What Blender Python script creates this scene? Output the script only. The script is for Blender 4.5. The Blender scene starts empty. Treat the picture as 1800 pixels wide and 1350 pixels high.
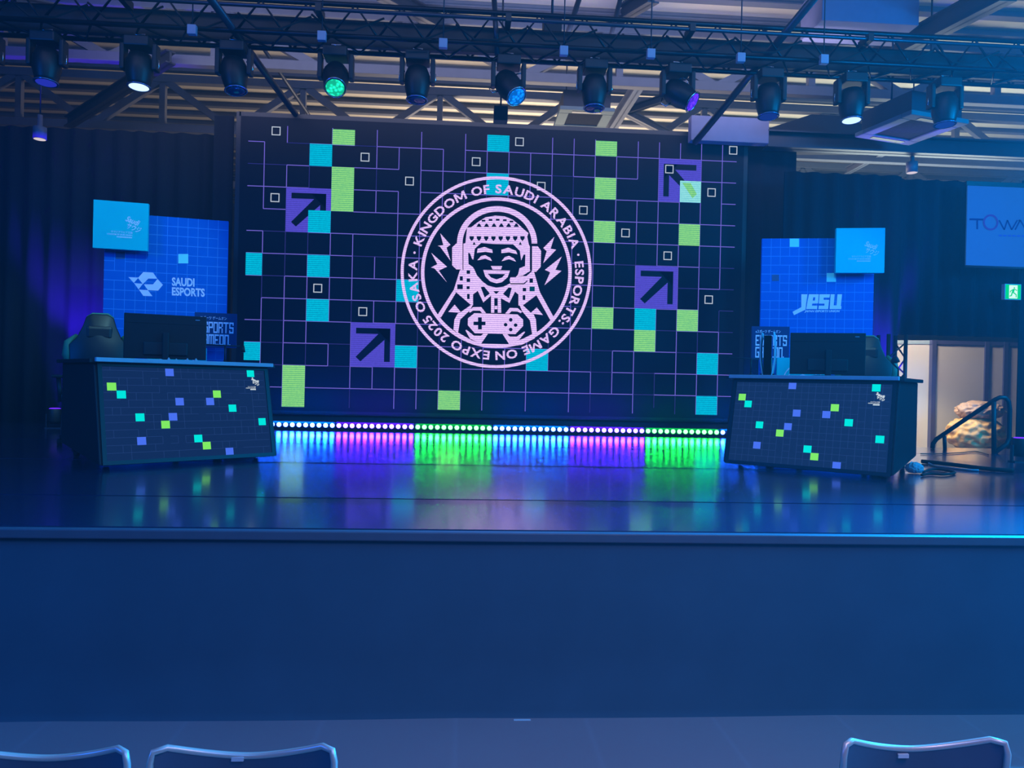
import bpy, bmesh, math, random
from mathutils import Vector, Matrix
random.seed(7)
R = math.radians
SC = bpy.context.scene
COL = SC.collection

# ------------------------------------------------------------------ camera
F, YAW, PITCH, ROLL = 1300.0, .0661, -.0019, .0219
EYE = Vector((0, 0, 1.6))
_f = Vector((math.sin(YAW)*math.cos(PITCH), math.cos(YAW)*math.cos(PITCH), math.sin(PITCH)))
_r = Vector((math.cos(YAW), -math.sin(YAW), 0)); _u = _r.cross(_f)
_r2 = _r*math.cos(ROLL) + _u*math.sin(ROLL); _u2 = -_r*math.sin(ROLL) + _u*math.cos(ROLL)
cam_data = bpy.data.cameras.new('camera'); cam = bpy.data.objects.new('camera', cam_data); COL.objects.link(cam)
cam_data.sensor_width = 36; cam_data.lens = 36*F/1800; cam_data.clip_start = .05; cam_data.clip_end = 200
M = Matrix((_r2, _u2, -_f)).transposed().to_4x4(); M.translation = EYE
cam.matrix_world = M
SC.camera = cam
SC.view_settings.view_transform = 'Standard'; SC.view_settings.look = 'None'
SC.view_settings.exposure = 0; SC.view_settings.gamma = 1; SC.view_settings.use_curve_mapping = False
SC.cycles.use_denoising = True
SC.cycles.max_bounces = 5; SC.cycles.diffuse_bounces = 2; SC.cycles.glossy_bounces = 3; SC.cycles.transmission_bounces = 3
SC.cycles.transparent_max_bounces = 6; SC.cycles.volume_bounces = 0
SC.cycles.sample_clamp_indirect = 20; SC.cycles.caustics_reflective = False; SC.cycles.caustics_refractive = False

def ray(px, py): return _f + _r2*((px-900)/F) - _u2*((py-675)/F)
def at(px, py, Y):
    d = ray(px, py); return EYE + d*(Y/d.y)
def onz(px, py, z):
    d = ray(px, py); return EYE + d*((z-EYE.z)/d.z)

# ------------------------------------------------------------------ world
def lin(c):
    return tuple(((v/255)/12.92 if v/255 <= .04045 else (((v/255)+.055)/1.055)**2.4) for v in c)
w = bpy.data.worlds.new('hall_air'); SC.world = w; w.use_nodes = True
w.node_tree.nodes['Background'].inputs[0].default_value = (*lin((40, 80, 190)), 1)
w.node_tree.nodes['Background'].inputs[1].default_value = .05

# ------------------------------------------------------------------ lights
def area(name, loc, tgt, sx, sy, rgb, power, spread=180):
    l = bpy.data.lights.new(name, 'AREA'); l.shape = 'RECTANGLE'; l.size = sx; l.size_y = sy
    l.color = rgb; l.energy = power; l.spread = R(spread)
    o = bpy.data.objects.new(name, l); COL.objects.link(o); o.location = loc
    o.rotation_euler = (Vector(tgt)-Vector(loc)).to_track_quat('-Z', 'Y').to_euler(); return o
def spot(name, loc, tgt, rgb, power, ang=40, blend=.6, rad=.08):
    l = bpy.data.lights.new(name, 'SPOT'); l.color = rgb; l.energy = power; l.spot_size = R(ang); l.spot_blend = blend; l.shadow_soft_size = rad
    o = bpy.data.objects.new(name, l); COL.objects.link(o); o.location = loc
    o.rotation_euler = (Vector(tgt)-Vector(loc)).to_track_quat('-Z', 'Y').to_euler(); return o
BLUE = (.03, .22, 1); DEEP = (.02, .12, 1); VIO = (.12, .03, 1)
area('blue_fill_right', (9.5, 1.0, 4.6), (0, 8, 1.5), 2.0, 2.0, (.0, .36, 1), 640)  # added unseen fill, turns dark surfaces blue, stronger at right
area('blue_fill_left', (-8, .5, 4.4), (-1, 8, 1.5), 2.0, 2.0, (.0, .15, 1), 300)  # added unseen fill, turns the left side's dark surfaces blue
area('blue_fill_front', (0, -2.5, 5.2), (0, 5, 0), 5, 1.5, (.05, .27, 1), 170)  # added unseen fill from the front, lifts skirt and desks to blue
area('audience_fill', (1.5, .2, 3.6), (.6, 2.6, 0), 1.2, .6, (1, .62, .6), 11, 100)  # added unseen warm fill for the floor and chair rims
area('backstage_work_light', (1.5, 16, 3.2), (1.5, 13, 7), 5, 3, (1, .84, .68), 560)
area('backstage_right_light', (8.5, 13.5, 3.4), (8, 12.5, 7), 3, 2, (.8, .95, .85), 240)
area('booth_light', (6.2, 10.6, 3.9), (6.9, 11.2, 1.2), .6, .4, (1, .84, .66), 75, 150)
spot('sack_fill_spot', (5.6, 10.25, 2.7), (7.0, 10.75, 1.05), (1, .74, .38), 220, 50, .7, .1)  # added unseen warm spot, brightens the tan bundles against the blue
spot('blue_beam_right', (8.9, 6.0, 4.7), (2, 7, 1.2), (.0, .33, 1), 1000, 150, .8, .25)
spot('haze_glow_spot', (4.75, 5.0, 3.3), (3.2, 0, 3.3), (.0, .33, 1), 5000, 165, .5, .15)  # added lamp without a fixture, makes haze glow like flare at right
area('roof_fill', (0, 9.3, 5.8), (0, 12.5, 7.1), 10, .5, (.75, .72, 1), 110)  # added unseen fill, brightens the roof behind the lighting truss
area('roof_fill_front', (0, 6.2, 6.2), (0, 9.5, 7.1), 10, .3, (.6, .6, 1), 40)  # added unseen fill, brightens the nearer roof panels
# thin bluish haze added through the hall, imitating lens veiling glare
_v = w.node_tree.nodes.new('ShaderNodeVolumeScatter'); _v.inputs['Density'].default_value = .0042; _v.inputs['Anisotropy'].default_value = .1
_v.inputs['Color'].default_value = (.5, .85, 1, 1); w.node_tree.links.new(_v.outputs[0], w.node_tree.nodes['World Output'].inputs['Volume'])
w.cycles.homogeneous_volume = True; w.cycles.volume_sampling = 'EQUIANGULAR'

# ------------------------------------------------------------------ materials
_m = {}
def mat(name, rgb, rough=.6, metal=0, var=.12, scale=8, bump=0, emit=0, spec=.5):
    if name in _m: return _m[name]
    m = bpy.data.materials.new(name); m.use_nodes = True; nt = m.node_tree; b = nt.nodes['Principled BSDF']
    c = lin(rgb)
    tc = nt.nodes.new('ShaderNodeTexCoord'); n = nt.nodes.new('ShaderNodeTexNoise'); n.inputs['Scale'].default_value = scale
    n.inputs['Detail'].default_value = 3; nt.links.new(tc.outputs['Object'], n.inputs['Vector'])
    mx = nt.nodes.new('ShaderNodeMix'); mx.data_type = 'RGBA'
    mx.inputs[6].default_value = (*[max(0, v*(1-var)) for v in c], 1); mx.inputs[7].default_value = (*[min(1, v*(1+var)) for v in c], 1)
    nt.links.new(n.outputs['Fac'], mx.inputs[0]); nt.links.new(mx.outputs[2], b.inputs['Base Color'])
    b.inputs['Roughness'].default_value = rough; b.inputs['Metallic'].default_value = metal
    b.inputs['Specular IOR Level'].default_value = spec
    if bump:
        bp = nt.nodes.new('ShaderNodeBump'); bp.inputs['Strength'].default_value = bump; bp.inputs['Distance'].default_value = .02
        nt.links.new(n.outputs['Fac'], bp.inputs['Height']); nt.links.new(bp.outputs[0], b.inputs['Normal'])
    if emit:
        nt.links.new(mx.outputs[2], b.inputs['Emission Color']); b.inputs['Emission Strength'].default_value = emit
    _m[name] = m; return m
def glow(name, rgb, k=1, stripes=0, rgb2=None):
    """a lit screen or lens; stripes = the pixel rows of the led modules"""
    if name in _m: return _m[name]
    m = bpy.data.materials.new(name); m.use_nodes = True; nt = m.node_tree; nt.nodes.clear()
    out = nt.nodes.new('ShaderNodeOutputMaterial'); e = nt.nodes.new('ShaderNodeEmission'); e.inputs[1].default_value = k
    nt.links.new(e.outputs[0], out.inputs[0])
    c = lin(rgb)
    if stripes:
        tc = nt.nodes.new('ShaderNodeTexCoord')
        wv = nt.nodes.new('ShaderNodeTexWave'); wv.bands_direction = 'Z'; wv.inputs['Scale'].default_value = 11; wv.inputs['Distortion'].default_value = .9
        wv.inputs['Detail'].default_value = 1; wv.inputs['Detail Scale'].default_value = 6
        n = nt.nodes.new('ShaderNodeTexNoise'); n.inputs['Scale'].default_value = 38
        nt.links.new(tc.outputs['Object'], wv.inputs['Vector']); nt.links.new(tc.outputs['Object'], n.inputs['Vector'])
        mm = nt.nodes.new('ShaderNodeMix'); mm.inputs[0].default_value = .45
        nt.links.new(wv.outputs['Fac'], mm.inputs[2]); nt.links.new(n.outputs['Fac'], mm.inputs[3])
        mx = nt.nodes.new('ShaderNodeMix'); mx.data_type = 'RGBA'
        c2 = lin(rgb2) if rgb2 else tuple(v*(1-stripes) for v in c)
        mx.inputs[6].default_value = (*c2, 1); mx.inputs[7].default_value = (*[v*(1+.15*stripes) for v in c], 1)
        nt.links.new(mm.outputs[0], mx.inputs[0]); nt.links.new(mx.outputs[2], e.inputs[0])
    else:
        e.inputs[0].default_value = (*c, 1)
    _m[name] = m; return m

BLACK = mat('black_paint', (22, 24, 30), .5); MATTE = mat('black_cloth', (26, 28, 34), .95, bump=.3, scale=40, spec=.1)
STEEL = mat('dark_steel', (52, 55, 66), .5, .5); PIPE = mat('scaffold_pipe', (62, 64, 76), .35, .6)
TRUSS = mat('black_truss', (26, 28, 36), .4, .5); ROOFSTEEL = mat('painted_roof_steel', (92, 94, 104), .7)
PLASTIC = mat('black_plastic', (16, 17, 22), .45); GREYM = mat('grey_aluminium_edge', (205, 205, 215), .6, 0)
WHITE = mat('white_plastic', (205, 208, 215), .4); RUBBER = mat('rubber', (18, 18, 20), .8); CHROME = mat('chrome', (190, 190, 195), .2, 1)

# ------------------------------------------------------------------ mesh helpers
class MB:
    def __init__(s): s.v = []; s.f = []; s.m = []; s.mats = []; s.sm = []
    def mi(s, m):
        if m not in s.mats: s.mats.append(m)
        return s.mats.index(m)
    def add(s, vs, fs, m=None, T=None, smooth=False):
        o = len(s.v); k = s.mi(m) if m else 0
        for v in vs:
            v = Vector(v); s.v.append(tuple(T @ v) if T else tuple(v))
        for f in fs: s.f.append([i+o for i in f]); s.m.append(k); s.sm.append(smooth)
        return s
    def box(s, a, b, m=None, T=None, bev=0):
        x0, y0, z0 = a; x1, y1, z1 = b
        if bev:
            bm = bmesh.new(); bmesh.ops.create_cube(bm, size=1)
            for v in bm.verts: v.co = Vector(((x0+x1)/2+v.co.x*(x1-x0), (y0+y1)/2+v.co.y*(y1-y0), (z0+z1)/2+v.co.z*(z1-z0)))
            bmesh.ops.bevel(bm, geom=bm.edges[:], offset=bev, segments=2, affect='EDGES', profile=.6)
            bm.verts.index_update()
            s.add([v.co.copy() for v in bm.verts], [[v.index for v in f.verts] for f in bm.faces], m, T); bm.free(); return s
        vs = [(x0,y0,z0),(x1,y0,z0),(x1,y1,z0),(x0,y1,z0),(x0,y0,z1),(x1,y0,z1),(x1,y1,z1),(x0,y1,z1)]
        return s.add(vs, [(0,3,2,1),(4,5,6,7),(0,1,5,4),(1,2,6,5),(2,3,7,6),(3,0,4,7)], m, T)
    def tube(s, pts, r, m=None, T=None, n=8, cap=True, closed=False):
        pts = [Vector(p) for p in pts]; N = len(pts); rs = r if isinstance(r, (list, tuple)) else [r]*N
        vs = []; fs = []; prev = None
        for i, p in enumerate(pts):
            if closed: t = pts[(i+1) % N]-pts[i-1]
            else: t = (pts[min(i+1, N-1)]-pts[max(i-1, 0)])
            t.normalize()
            if prev is None: a = t.orthogonal().normalized()
            else: a = (prev-t*prev.dot(t)); a = a.normalized() if a.length > 1e-6 else t.orthogonal().normalized()
            prev = a; b = t.cross(a)
            for k in range(n):
                q = 2*math.pi*k/n; vs.append(p+(a*math.cos(q)+b*math.sin(q))*rs[i])
        M_ = N if closed else N-1
        for i in range(M_):
            j = (i+1) % N
            for k in range(n): fs.append((i*n+k, i*n+(k+1) % n, j*n+(k+1) % n, j*n+k))
        if cap and not closed: fs.append(tuple(range(n))[::-1]); fs.append(tuple(range((N-1)*n, N*n)))
        return s.add(vs, fs, m, T, n > 5)
    def lathe(s, prof, m=None, T=None, n=24):
        vs = []; fs = []
        for r, z in prof:
            for k in range(n): q = 2*math.pi*k/n; vs.append((r*math.cos(q), r*math.sin(q), z))
        for i in range(len(prof)-1):
            for k in range(n): fs.append((i*n+k, i*n+(k+1) % n, (i+1)*n+(k+1) % n, (i+1)*n+k))
        fs.append(tuple(range(n))[::-1]); fs.append(tuple(range((len(prof)-1)*n, len(prof)*n)))
        return s.add(vs, fs, m, T, True)
    def prism(s, poly, y0, y1, m=None, T=None):
        """poly in (x,z), extruded along y"""
        n = len(poly); vs = [(x, y0, z) for x, z in poly]+[(x, y1, z) for x, z in poly]
        fs = [tuple(range(n)), tuple(range(n, 2*n))[::-1]]+[(i, i+n, (i+1) % n+n, (i+1) % n) for i in range(n)]
        return s.add(vs, fs, m, T)
    def build(s, name, m=None, parent=None, bevel=0, subsurf=0, fix=True):
        me = bpy.data.meshes.new(name); me.from_pydata(s.v, [], s.f)
        ms = s.mats or [m]
        for q in ms: me.materials.append(q or m)
        for p, k, g in zip(me.polygons, s.m, s.sm): p.material_index = k; p.use_smooth = g
        if fix:
            bm = bmesh.new(); bm.from_mesh(me); bmesh.ops.recalc_face_normals(bm, faces=bm.faces[:]); bm.to_mesh(me); bm.free()
        o = bpy.data.objects.new(name, me); COL.objects.link(o)
        if parent: o.parent = parent
        if bevel:
            b = o.modifiers.new('bevel', 'BEVEL'); b.width = bevel; b.segments = 2; b.limit_method = 'ANGLE'
        if subsurf:
            b = o.modifiers.new('sub', 'SUBSURF'); b.levels = subsurf; b.render_levels = subsurf
        return o
def tag(o, label=None, cat=None, group=None, kind=None):
    if label: o['label'] = label
    if cat: o['category'] = cat
    if group: o['group'] = group
    if kind: o['kind'] = kind
    return o
def thing(name, label, cat, loc=(0, 0, 0), rz=0, group=None):
    o = bpy.data.objects.new(name, None); COL.objects.link(o); o.location = loc; o.rotation_euler = (0, 0, rz); o.empty_display_size = .1
    return tag(o, label, cat, group)
def children(o): return [c for c in list(COL.objects) if c.parent == o]
def copy_tree(o, parent=None):
    c = o.copy(); COL.objects.link(c)
    if parent: c.parent = parent
    for ch in children(o): copy_tree(ch, c)
    return c
def dup(o, loc, label, rz=None):
    c = copy_tree(o); c.location = loc; c['label'] = label
    if rz is not None: c.rotation_euler = (0, 0, rz)
    return c

_tc = {}
def text2d(s_, bold=0.0):
    key = (s_, bold)
    if key in _tc: return _tc[key]
    if s_ == 'M':        # heavy capital drawn from four straight strokes
        vs = []; fs = []
        for q in ([(0, 0), (.15, 0), (.15, .73), (0, .73)], [(.67, 0), (.82, 0), (.82, .73), (.67, .73)], [(0, .73), (.17, .73), (.48, .14), (.36, .10)], [(.65, .73), (.82, .73), (.46, .10), (.34, .14)]):
            fs.append(tuple(range(len(vs), len(vs)+4))); vs += q
        _tc[key] = (vs, fs); return _tc[key]
    cu = bpy.data.curves.new('t', 'FONT'); cu.body = s_; cu.size = 1; cu.offset = bold; cu.resolution_u = 3; cu.fill_mode = 'FRONT'
    o = bpy.data.objects.new('t', cu); COL.objects.link(o)
    dg = bpy.context.evaluated_depsgraph_get(); dg.update()
    me = bpy.data.meshes.new_from_object(o.evaluated_get(dg))
    vs = [(v.co.x, v.co.y) for v in me.vertices]; fs = [tuple(p.vertices) for p in me.polygons]
    bpy.data.objects.remove(o); bpy.data.curves.remove(cu); bpy.data.meshes.remove(me)
    _tc[key] = (vs, fs); return _tc[key]
def put_text(mb, s_, box, mp, m, bold=.015, slant=0):
    """fit text into box (x0,y0,x1,y1) (y up) and map each (x,y) by mp"""
    vs, fs = text2d(s_, bold)
    if not vs: return
    X0 = min(v[0] for v in vs); X1 = max(v[0] for v in vs); Y0 = min(v[1] for v in vs); Y1 = max(v[1] for v in vs)
    x0, y0, x1, y1 = box; o = []
    for x, y in vs:
        a = (x-X0)/(X1-X0); b = (y-Y0)/(Y1-Y0)
        o.append(mp(x0+(x1-x0)*a+slant*b*(y1-y0), y0+(y1-y0)*b))
    mb.add(o, fs, m)
GL = {'E': ['1111','1000','1000','1110','1000','1000','1111'], 'S': ['1111','1001','1000','1111','0001','1001','1111'], 'P': ['1111','1001','1001','1111','1000','1000','1000'],
      'O': ['1111','1001','1001','1001','1001','1001','1111'], 'R': ['1111','1001','1001','1110','1001','1001','1001'], 'T': ['11111','00100','00100','00100','00100','00100','00100'],
      'G': ['1111','1000','1000','1011','1001','1001','1111'], 'A': ['1111','1001','1001','1111','1001','1001','1001'], 'M': ['11111','10101','10101','10101','10101','10101','10101'],
      'N': ['1111','1001','1001','1001','1001','1001','1001'], '.': ['0','0','0','0','0','0','1']}
def block_text(mb, s_, box, mp, m):
    cols = sum(len(GL[c][0])+.5 for c in s_)-.5; x0, y0, x1, y1 = box; cw = (x1-x0)/cols; ch = (y1-y0)/7; x = x0
    for c in s_:
        g = GL[c]
        for r_, row in enumerate(g):
            k = 0
            while k < len(row):
                if row[k] == '1':
                    e = k
                    while e < len(row) and row[e] == '1': e += 1
                    t = y1-r_*ch; q = [(x+k*cw, t-ch), (x+e*cw, t-ch), (x+e*cw, t), (x+k*cw, t)]
                    mb.add([mp(*p) for p in q], [(0, 1, 2, 3)], m); k = e
                else: k += 1
        x += (len(g[0])+.5)*cw

# ------------------------------------------------------------------ setting
ST = .89                 # stage deck height
FY = 3.54                # stage front
LY = 10.516              # led wall plane
def struct(name, mb, m=None, **k): return tag(mb.build(name, m, **k), kind='structure')
# hall floor: smooth grey sheet with pale joint lines
def floor_mat():
    m = mat('hall_floor', (150, 128, 134), .42, var=.1, scale=1.2); nt = m.node_tree; b = nt.nodes['Principled BSDF']
    src = b.inputs['Base Color'].links[0].from_socket
    tc = nt.nodes.new('ShaderNodeTexCoord'); sp = nt.nodes.new('ShaderNodeSeparateXYZ'); nt.links.new(tc.outputs['Object'], sp.inputs[0])
    a = nt.nodes.new('ShaderNodeMath'); a.operation = 'PINGPONG'; a.inputs[1].default_value = .31; nt.links.new(sp.outputs['X'], a.inputs[0])
    g = nt.nodes.new('ShaderNodeMapRange'); g.inputs[1].default_value = 0; g.inputs[2].default_value = .02; g.inputs[3].default_value = .07; g.inputs[4].default_value = 0
    nt.links.new(a.outputs[0], g.inputs[0])
    mx = nt.nodes.new('ShaderNodeMix'); mx.data_type = 'RGBA'; nt.links.new(g.outputs[0], mx.inputs[0]); nt.links.new(src, mx.inputs[6]); mx.inputs[7].default_value = (*lin((190, 190, 210)), 1)
    nt.links.new(mx.outputs[2], b.inputs['Base Color']); return m
struct('floor', MB().box((-14, -5, -.1), (16, 24, 0)), floor_mat())
struct('wall_left', MB().box((-14.2, -5, 0), (-14, 24, 7.6)), mat('hall_wall', (60, 64, 76), .9))
struct('wall_right', MB().box((16, -5, 0), (16.2, 24, 7.6)), mat('hall_wall', (60, 64, 76), .9))
struct('wall_back', MB().box((-14, 24, 0), (16, 24.2, 7.6)), mat('hall_wall', (60, 64, 76), .9))
RZ = 7.08
struct('ceiling', MB().box((-14, -5, RZ), (16, 24, RZ+.1)), mat('cream_roof_panel', (196, 186, 168), .8, var=.06, scale=3))

# purlins under the roof (a ribbed pattern of the ceiling)
k = 0; y = 6.2
while y < 23.5:
    mb = MB().box((-14, y, RZ-.075), (16, y+.15, RZ)); mb.box((-14, y-.03, RZ-.095), (16, y+.05, RZ-.075))
    k += 1; struct('trim_%d' % k, mb, ROOFSTEEL); y += .56

# ------------------------------------------------------------------ stage
def deck_mat():
    m = mat('glossy_stage_deck', (30, 46, 84), .12, var=.1, scale=2, spec=.9); nt = m.node_tree; b = nt.nodes['Principled BSDF']; b.inputs['Coat Weight'].default_value = 1; b.inputs['Coat Roughness'].default_value = .25; b.inputs['Coat IOR'].default_value = 1.6
    n = nt.nodes.new('ShaderNodeTexNoise'); n.inputs['Scale'].default_value = 1.3; tc = nt.nodes.new('ShaderNodeTexCoord'); nt.links.new(tc.outputs['Object'], n.inputs['Vector'])
    mr = nt.nodes.new('ShaderNodeMapRange'); mr.inputs[3].default_value = .09; mr.inputs[4].default_value = .13; nt.links.new(n.outputs['Fac'], mr.inputs[0]); nt.links.new(mr.outputs[0], b.inputs['Roughness'])
    return m
DECK = deck_mat()
SKIRT = mat('blue_black_skirt_cloth', (62, 88, 106), .9, bump=.1, scale=3, spec=.15)
stage = thing('stage', 'long low stage with glossy black deck and dark cloth front', 'stage', (0, FY, 0))
mb = MB()
ys = [FY+.02, 4.46, 5.38, 6.3, 7.22, 8.14, 9.06]
for i in range(len(ys)-1):
    mb.box((-9.2, ys[i]+.005, ST-.04), (9.2, ys[i+1]-.005, ST+(-.0015, .001, 0, .0015, -.001, 0)[i]))
for x0, x1 in [(-9.2, 4.5)]:
    mb.box((x0+.002, 9.063, ST-.04), (x1-.002, 9.98, ST)); mb.box((x0+.002, 9.986, ST-.04), (x1-.002, 10.95, ST))
mb.v = [(x, y-FY, z) for x, y, z in mb.v]
mb.build('deck', DECK, stage)
mb = MB()
# pleat-free stretched cloth front with faint seams
n = 120; vs = []; fs = []
for i in range(n+1):
    x = -9.2+18.4*i/n
    for z in (0, .03, .3, .6, ST-.04):
        vs.append((x, -.012*abs(math.sin(x*1.7))*(1 if z < .4 else .3)-(.02 if z < .01 else 0), z))
for i in range(n):
    for q in range(4): fs.append((i*5+q, i*5+5+q, i*5+6+q, i*5+1+q))
mb.add(vs, fs, None, None, True); mb.build('front_skirt', SKIRT, stage, fix=False)
MB().box((-9.2, -.03, ST-.05), (9.2, .022, ST-.006)).build('edge_trim', mat('deck_edge_trim', (80, 84, 100), .5), stage, bevel=.006)
MB().box((-9.2, .05, 0), (9.2, .12, ST-.05)).box((-9.2, 5.3, 0), (9.2, 5.36, ST-.05)).build('support_frame', BLACK, stage)

# ------------------------------------------------------------------ led wall
CS = .31; LX = -3.138; LZ = 1.6+3.0894*CS/.267
def cell(c, r_, lay=0): return (LX+c*CS, LY-.004*lay, LZ-r_*CS)
def wp(px, py, lay=0):
    p = at(px, py, LY); return (p.x, LY-.004*lay, p.z)
SW_ = mat('led_dark_pixels', (10, 10, 14), .6, spec=.2)
SW_.node_tree.nodes['Principled BSDF'].inputs['Emission Color'].default_value = (*lin((0, 2, 20)), 1); SW_.node_tree.nodes['Principled BSDF'].inputs['Emission Strength'].default_value = 1
CY = glow('led_cyan', (0, 205, 232), 1, .5, (0, 130, 175)); GR = glow('led_green', (160, 232, 120), 1, .45, (60, 165, 120)); PU = glow('led_purple', (88, 78, 215), 1, .45)
LN = glow('led_line_violet', (112, 98, 205), 1); LN2 = glow('led_line_dim', (40, 40, 110), 1); WS = glow('led_white_outline', (185, 195, 208), 1)
EM = glow('led_emblem_pink', (250, 216, 252), 1.12, .5, (150, 120, 205)); TEAL = glow('led_teal_dim', (0, 70, 90), 1); PALE = glow('led_pale_cyan', (165, 235, 225), 1, .4, (90, 190, 205))
led = thing('led_video_wall', 'huge led video wall showing pink round emblem over violet grid', 'video wall', (LX+CS*11.5, LY, ST))
def rel(mb, root):
    l = root.location; mb.v = [(a-l.x, b-l.y, c-l.z) for a, b, c in mb.v]; return mb
mb = MB()
C0, C1, R0, R1 = .28, 22.73, .25, 12.88
def quad(c0, r0, c1, r1, m, lay): mb.add([cell(c0, r0, lay), cell(c1, r0, lay), cell(c1, r1, lay), cell(c0, r1, lay)], [(0, 3, 2, 1)], m)
quad(C0-.35, -.12, C1+.3, 13.05, SW_, 0)
missV = {(1, 0), (4, 1), (5, 0), (5, 1), (5, 2), (5, 3), (5, 4), (7, 2), (6, 4), (4, 4), (13, 0), (17, 0), (18, 2), (21, 2), (22, 7), (17, 9), (18, 9), (19, 10), (14, 11), (4, 9), (3, 0), (9, 0)}
rnd = random.Random(3)
t = .018
for c in range(1, 23):
    for r_ in range(0, 13):
        if (c, r_) in missV or rnd.random() < .04: continue
        if r_ == 12 and c in (3, 6, 12, 17, 4): continue
        m = LN if rnd.random() < .8 else LN2
        quad(c-t, max(r_, R0), c+t, min(r_+1, R1 if c != 19 else 12.6), m, 1)
for r_ in range(1, 13):
    for c in range(0, 23):
        if rnd.random() < .05: continue
        if r_ == 12 and c < 1: continue
        m = LN if rnd.random() < .8 else LN2
        quad(max(c, C0), r_-t, min(c+1, C1-.05), r_+t, m, 1)
for c, r_, h in ((3, 1, 1), (0, 6, 1), (3, 6, 1), (3, 8, 1), (0, 10, .82), (11, 0, 1), (11, 2, 1), (18, 8, 1), (21, 10, 1), (21, 12, 1), (7, 7, 1), (7, 10, 1), (13, 10, 1)):
    quad(max(c, C0), max(r_, R0), c+1, min(r_+h, R1), CY, 2)
for c, r_, h in ((4, 0, 1), (4, 2, 2), (2, 11, 2), (16, 0, 1), (16, 2, 1), (16, 4, 1), (20, 4, 1), (18, 9, 1), (16, 8, 1), (20, 8, 1), (9, 12, 1)):
    quad(c, max(r_, R0+.05), c+1, min(r_+h, R1), GR, 2)
quad(13, 7, 13.95, 8, TEAL, 1.5)
def arrow(c, r_, flip=False):
    quad(c, r_, c+2, r_+2, PU, 2)
    def P(x, y): return cell(c+2*((1-x) if flip else x), r_+2*y, 3)
    for poly in ([(.12, .12), (.88, .12), (.88, .25), (.12, .25)], [(.76, .12), (.89, .12), (.89, .88), (.76, .88)],
                 [(.12, .78), (.62, .25), (.76, .25), (.76, .38), (.23, .88)], [(.55, .12), (.88, .12), (.88, .45)]):
        mb.add([P(*q) for q in poly], [tuple(range(len(poly)))], SW_)
arrow(2, 3); arrow(5, 9); arrow(18, 6); arrow(19, 1, True)
quad(3, 4, 4, 5, CY, 4); quad(20, 2, 21, 3, PALE, 4); mb.add([cell(20.1, 2.1, 5), cell(20.5, 2.1, 5), cell(20.8, 2.6, 5), cell(20.6, 2.8, 5)], [(0, 1, 2, 3)], GR)
for x, y in ((486, 231), (642, 277), (484, 348), (720, 319), (837, 285), (913, 250), (1288, 265), (1176, 298), (1250, 339), (1025, 370), (1099, 410), (1173, 450), (1245, 527), (559, 507), (638, 548), (951, 328)):
    p = wp(x, y, 5); h = .061; g = .013
    o = [(p[0]+a*h, p[1], p[2]+b*h) for a, b in ((-1, -1), (1, -1), (1, 1), (-1, 1))]; i_ = [(p[0]+a*(h-g), p[1], p[2]+b*(h-g)) for a, b in ((-1, -1), (1, -1), (1, 1), (-1, 1))]
    mb.add(o+i_, [(a, (a+1) % 4, (a+1) % 4+4, a+4) for a in range(4)], WS)
# emblem; A = artwork units
def A(x, y, lay): return wp(700+x/3.749, 300+y/3.749, lay)
def Bc(x, y): return (225+.4583*x, 150+.4583*y)
def Cc(x, y): return (150+.5624*x, 600+.5624*y)
def poly(pts, m, lay, conv=None):
    pts = [conv(*p) if conv else p for p in pts]; mb.add([A(x, y, lay) for x, y in pts], [tuple(range(len(pts)))], m)
def ringA(cx, cy, rx, ry, tx, m, lay, a0=0, a1=360, n=96):
    vs = []; fs = []
    for i in range(n+1):
        a = R(a0+(a1-a0)*i/n); c, s_ = math.cos(a), math.sin(a)
        vs += [A(cx+rx*c, cy-ry*s_, lay), A(cx+(rx-tx)*c, cy-(ry-tx)*s_, lay)]
    for i in range(n): fs.append((2*i, 2*i+1, 2*i+3, 2*i+2))
    mb.add(vs, fs, m)
poly([(646+490*math.cos(R(a)), 673+490*math.sin(R(a))) for a in range(0, 360, 5)], SW_, 2.5)
ringA(645, 671, 628, 631, 20, EM, 6); ringA(646, 674, 496, 496, 23, EM, 6)
ringA(651, 482, 264, 246, 37, EM, 6, 0, 180, 48)
hood = [(500, 495), (560, 490), (650, 420), (760, 350), (900, 325), (1040, 335), (1150, 380), (1250, 460), (1300, 510), (1380, 575), (1362, 625), (1385, 740), (1400, 765), (1400, 1130), (1300, 1300), (560, 1300), (445, 1130), (445, 725), (475, 720), (490, 580)]
poly(hood, EM, 6, Bc)
body = [(455, 105), (560, 20), (900, 0), (1320, 110), (1340, 180), (1395, 370), (1350, 395), (1190, 515), (1140, 515), (1140, 385), (1100, 355), (1035, 485), (935, 430), (940, 600), (820, 600), (820, 400), (730, 480), (665, 345), (610, 385), (610, 515), (580, 505), (405, 355), (385, 330)]
poly(body, EM, 6.2, Cc)
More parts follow.
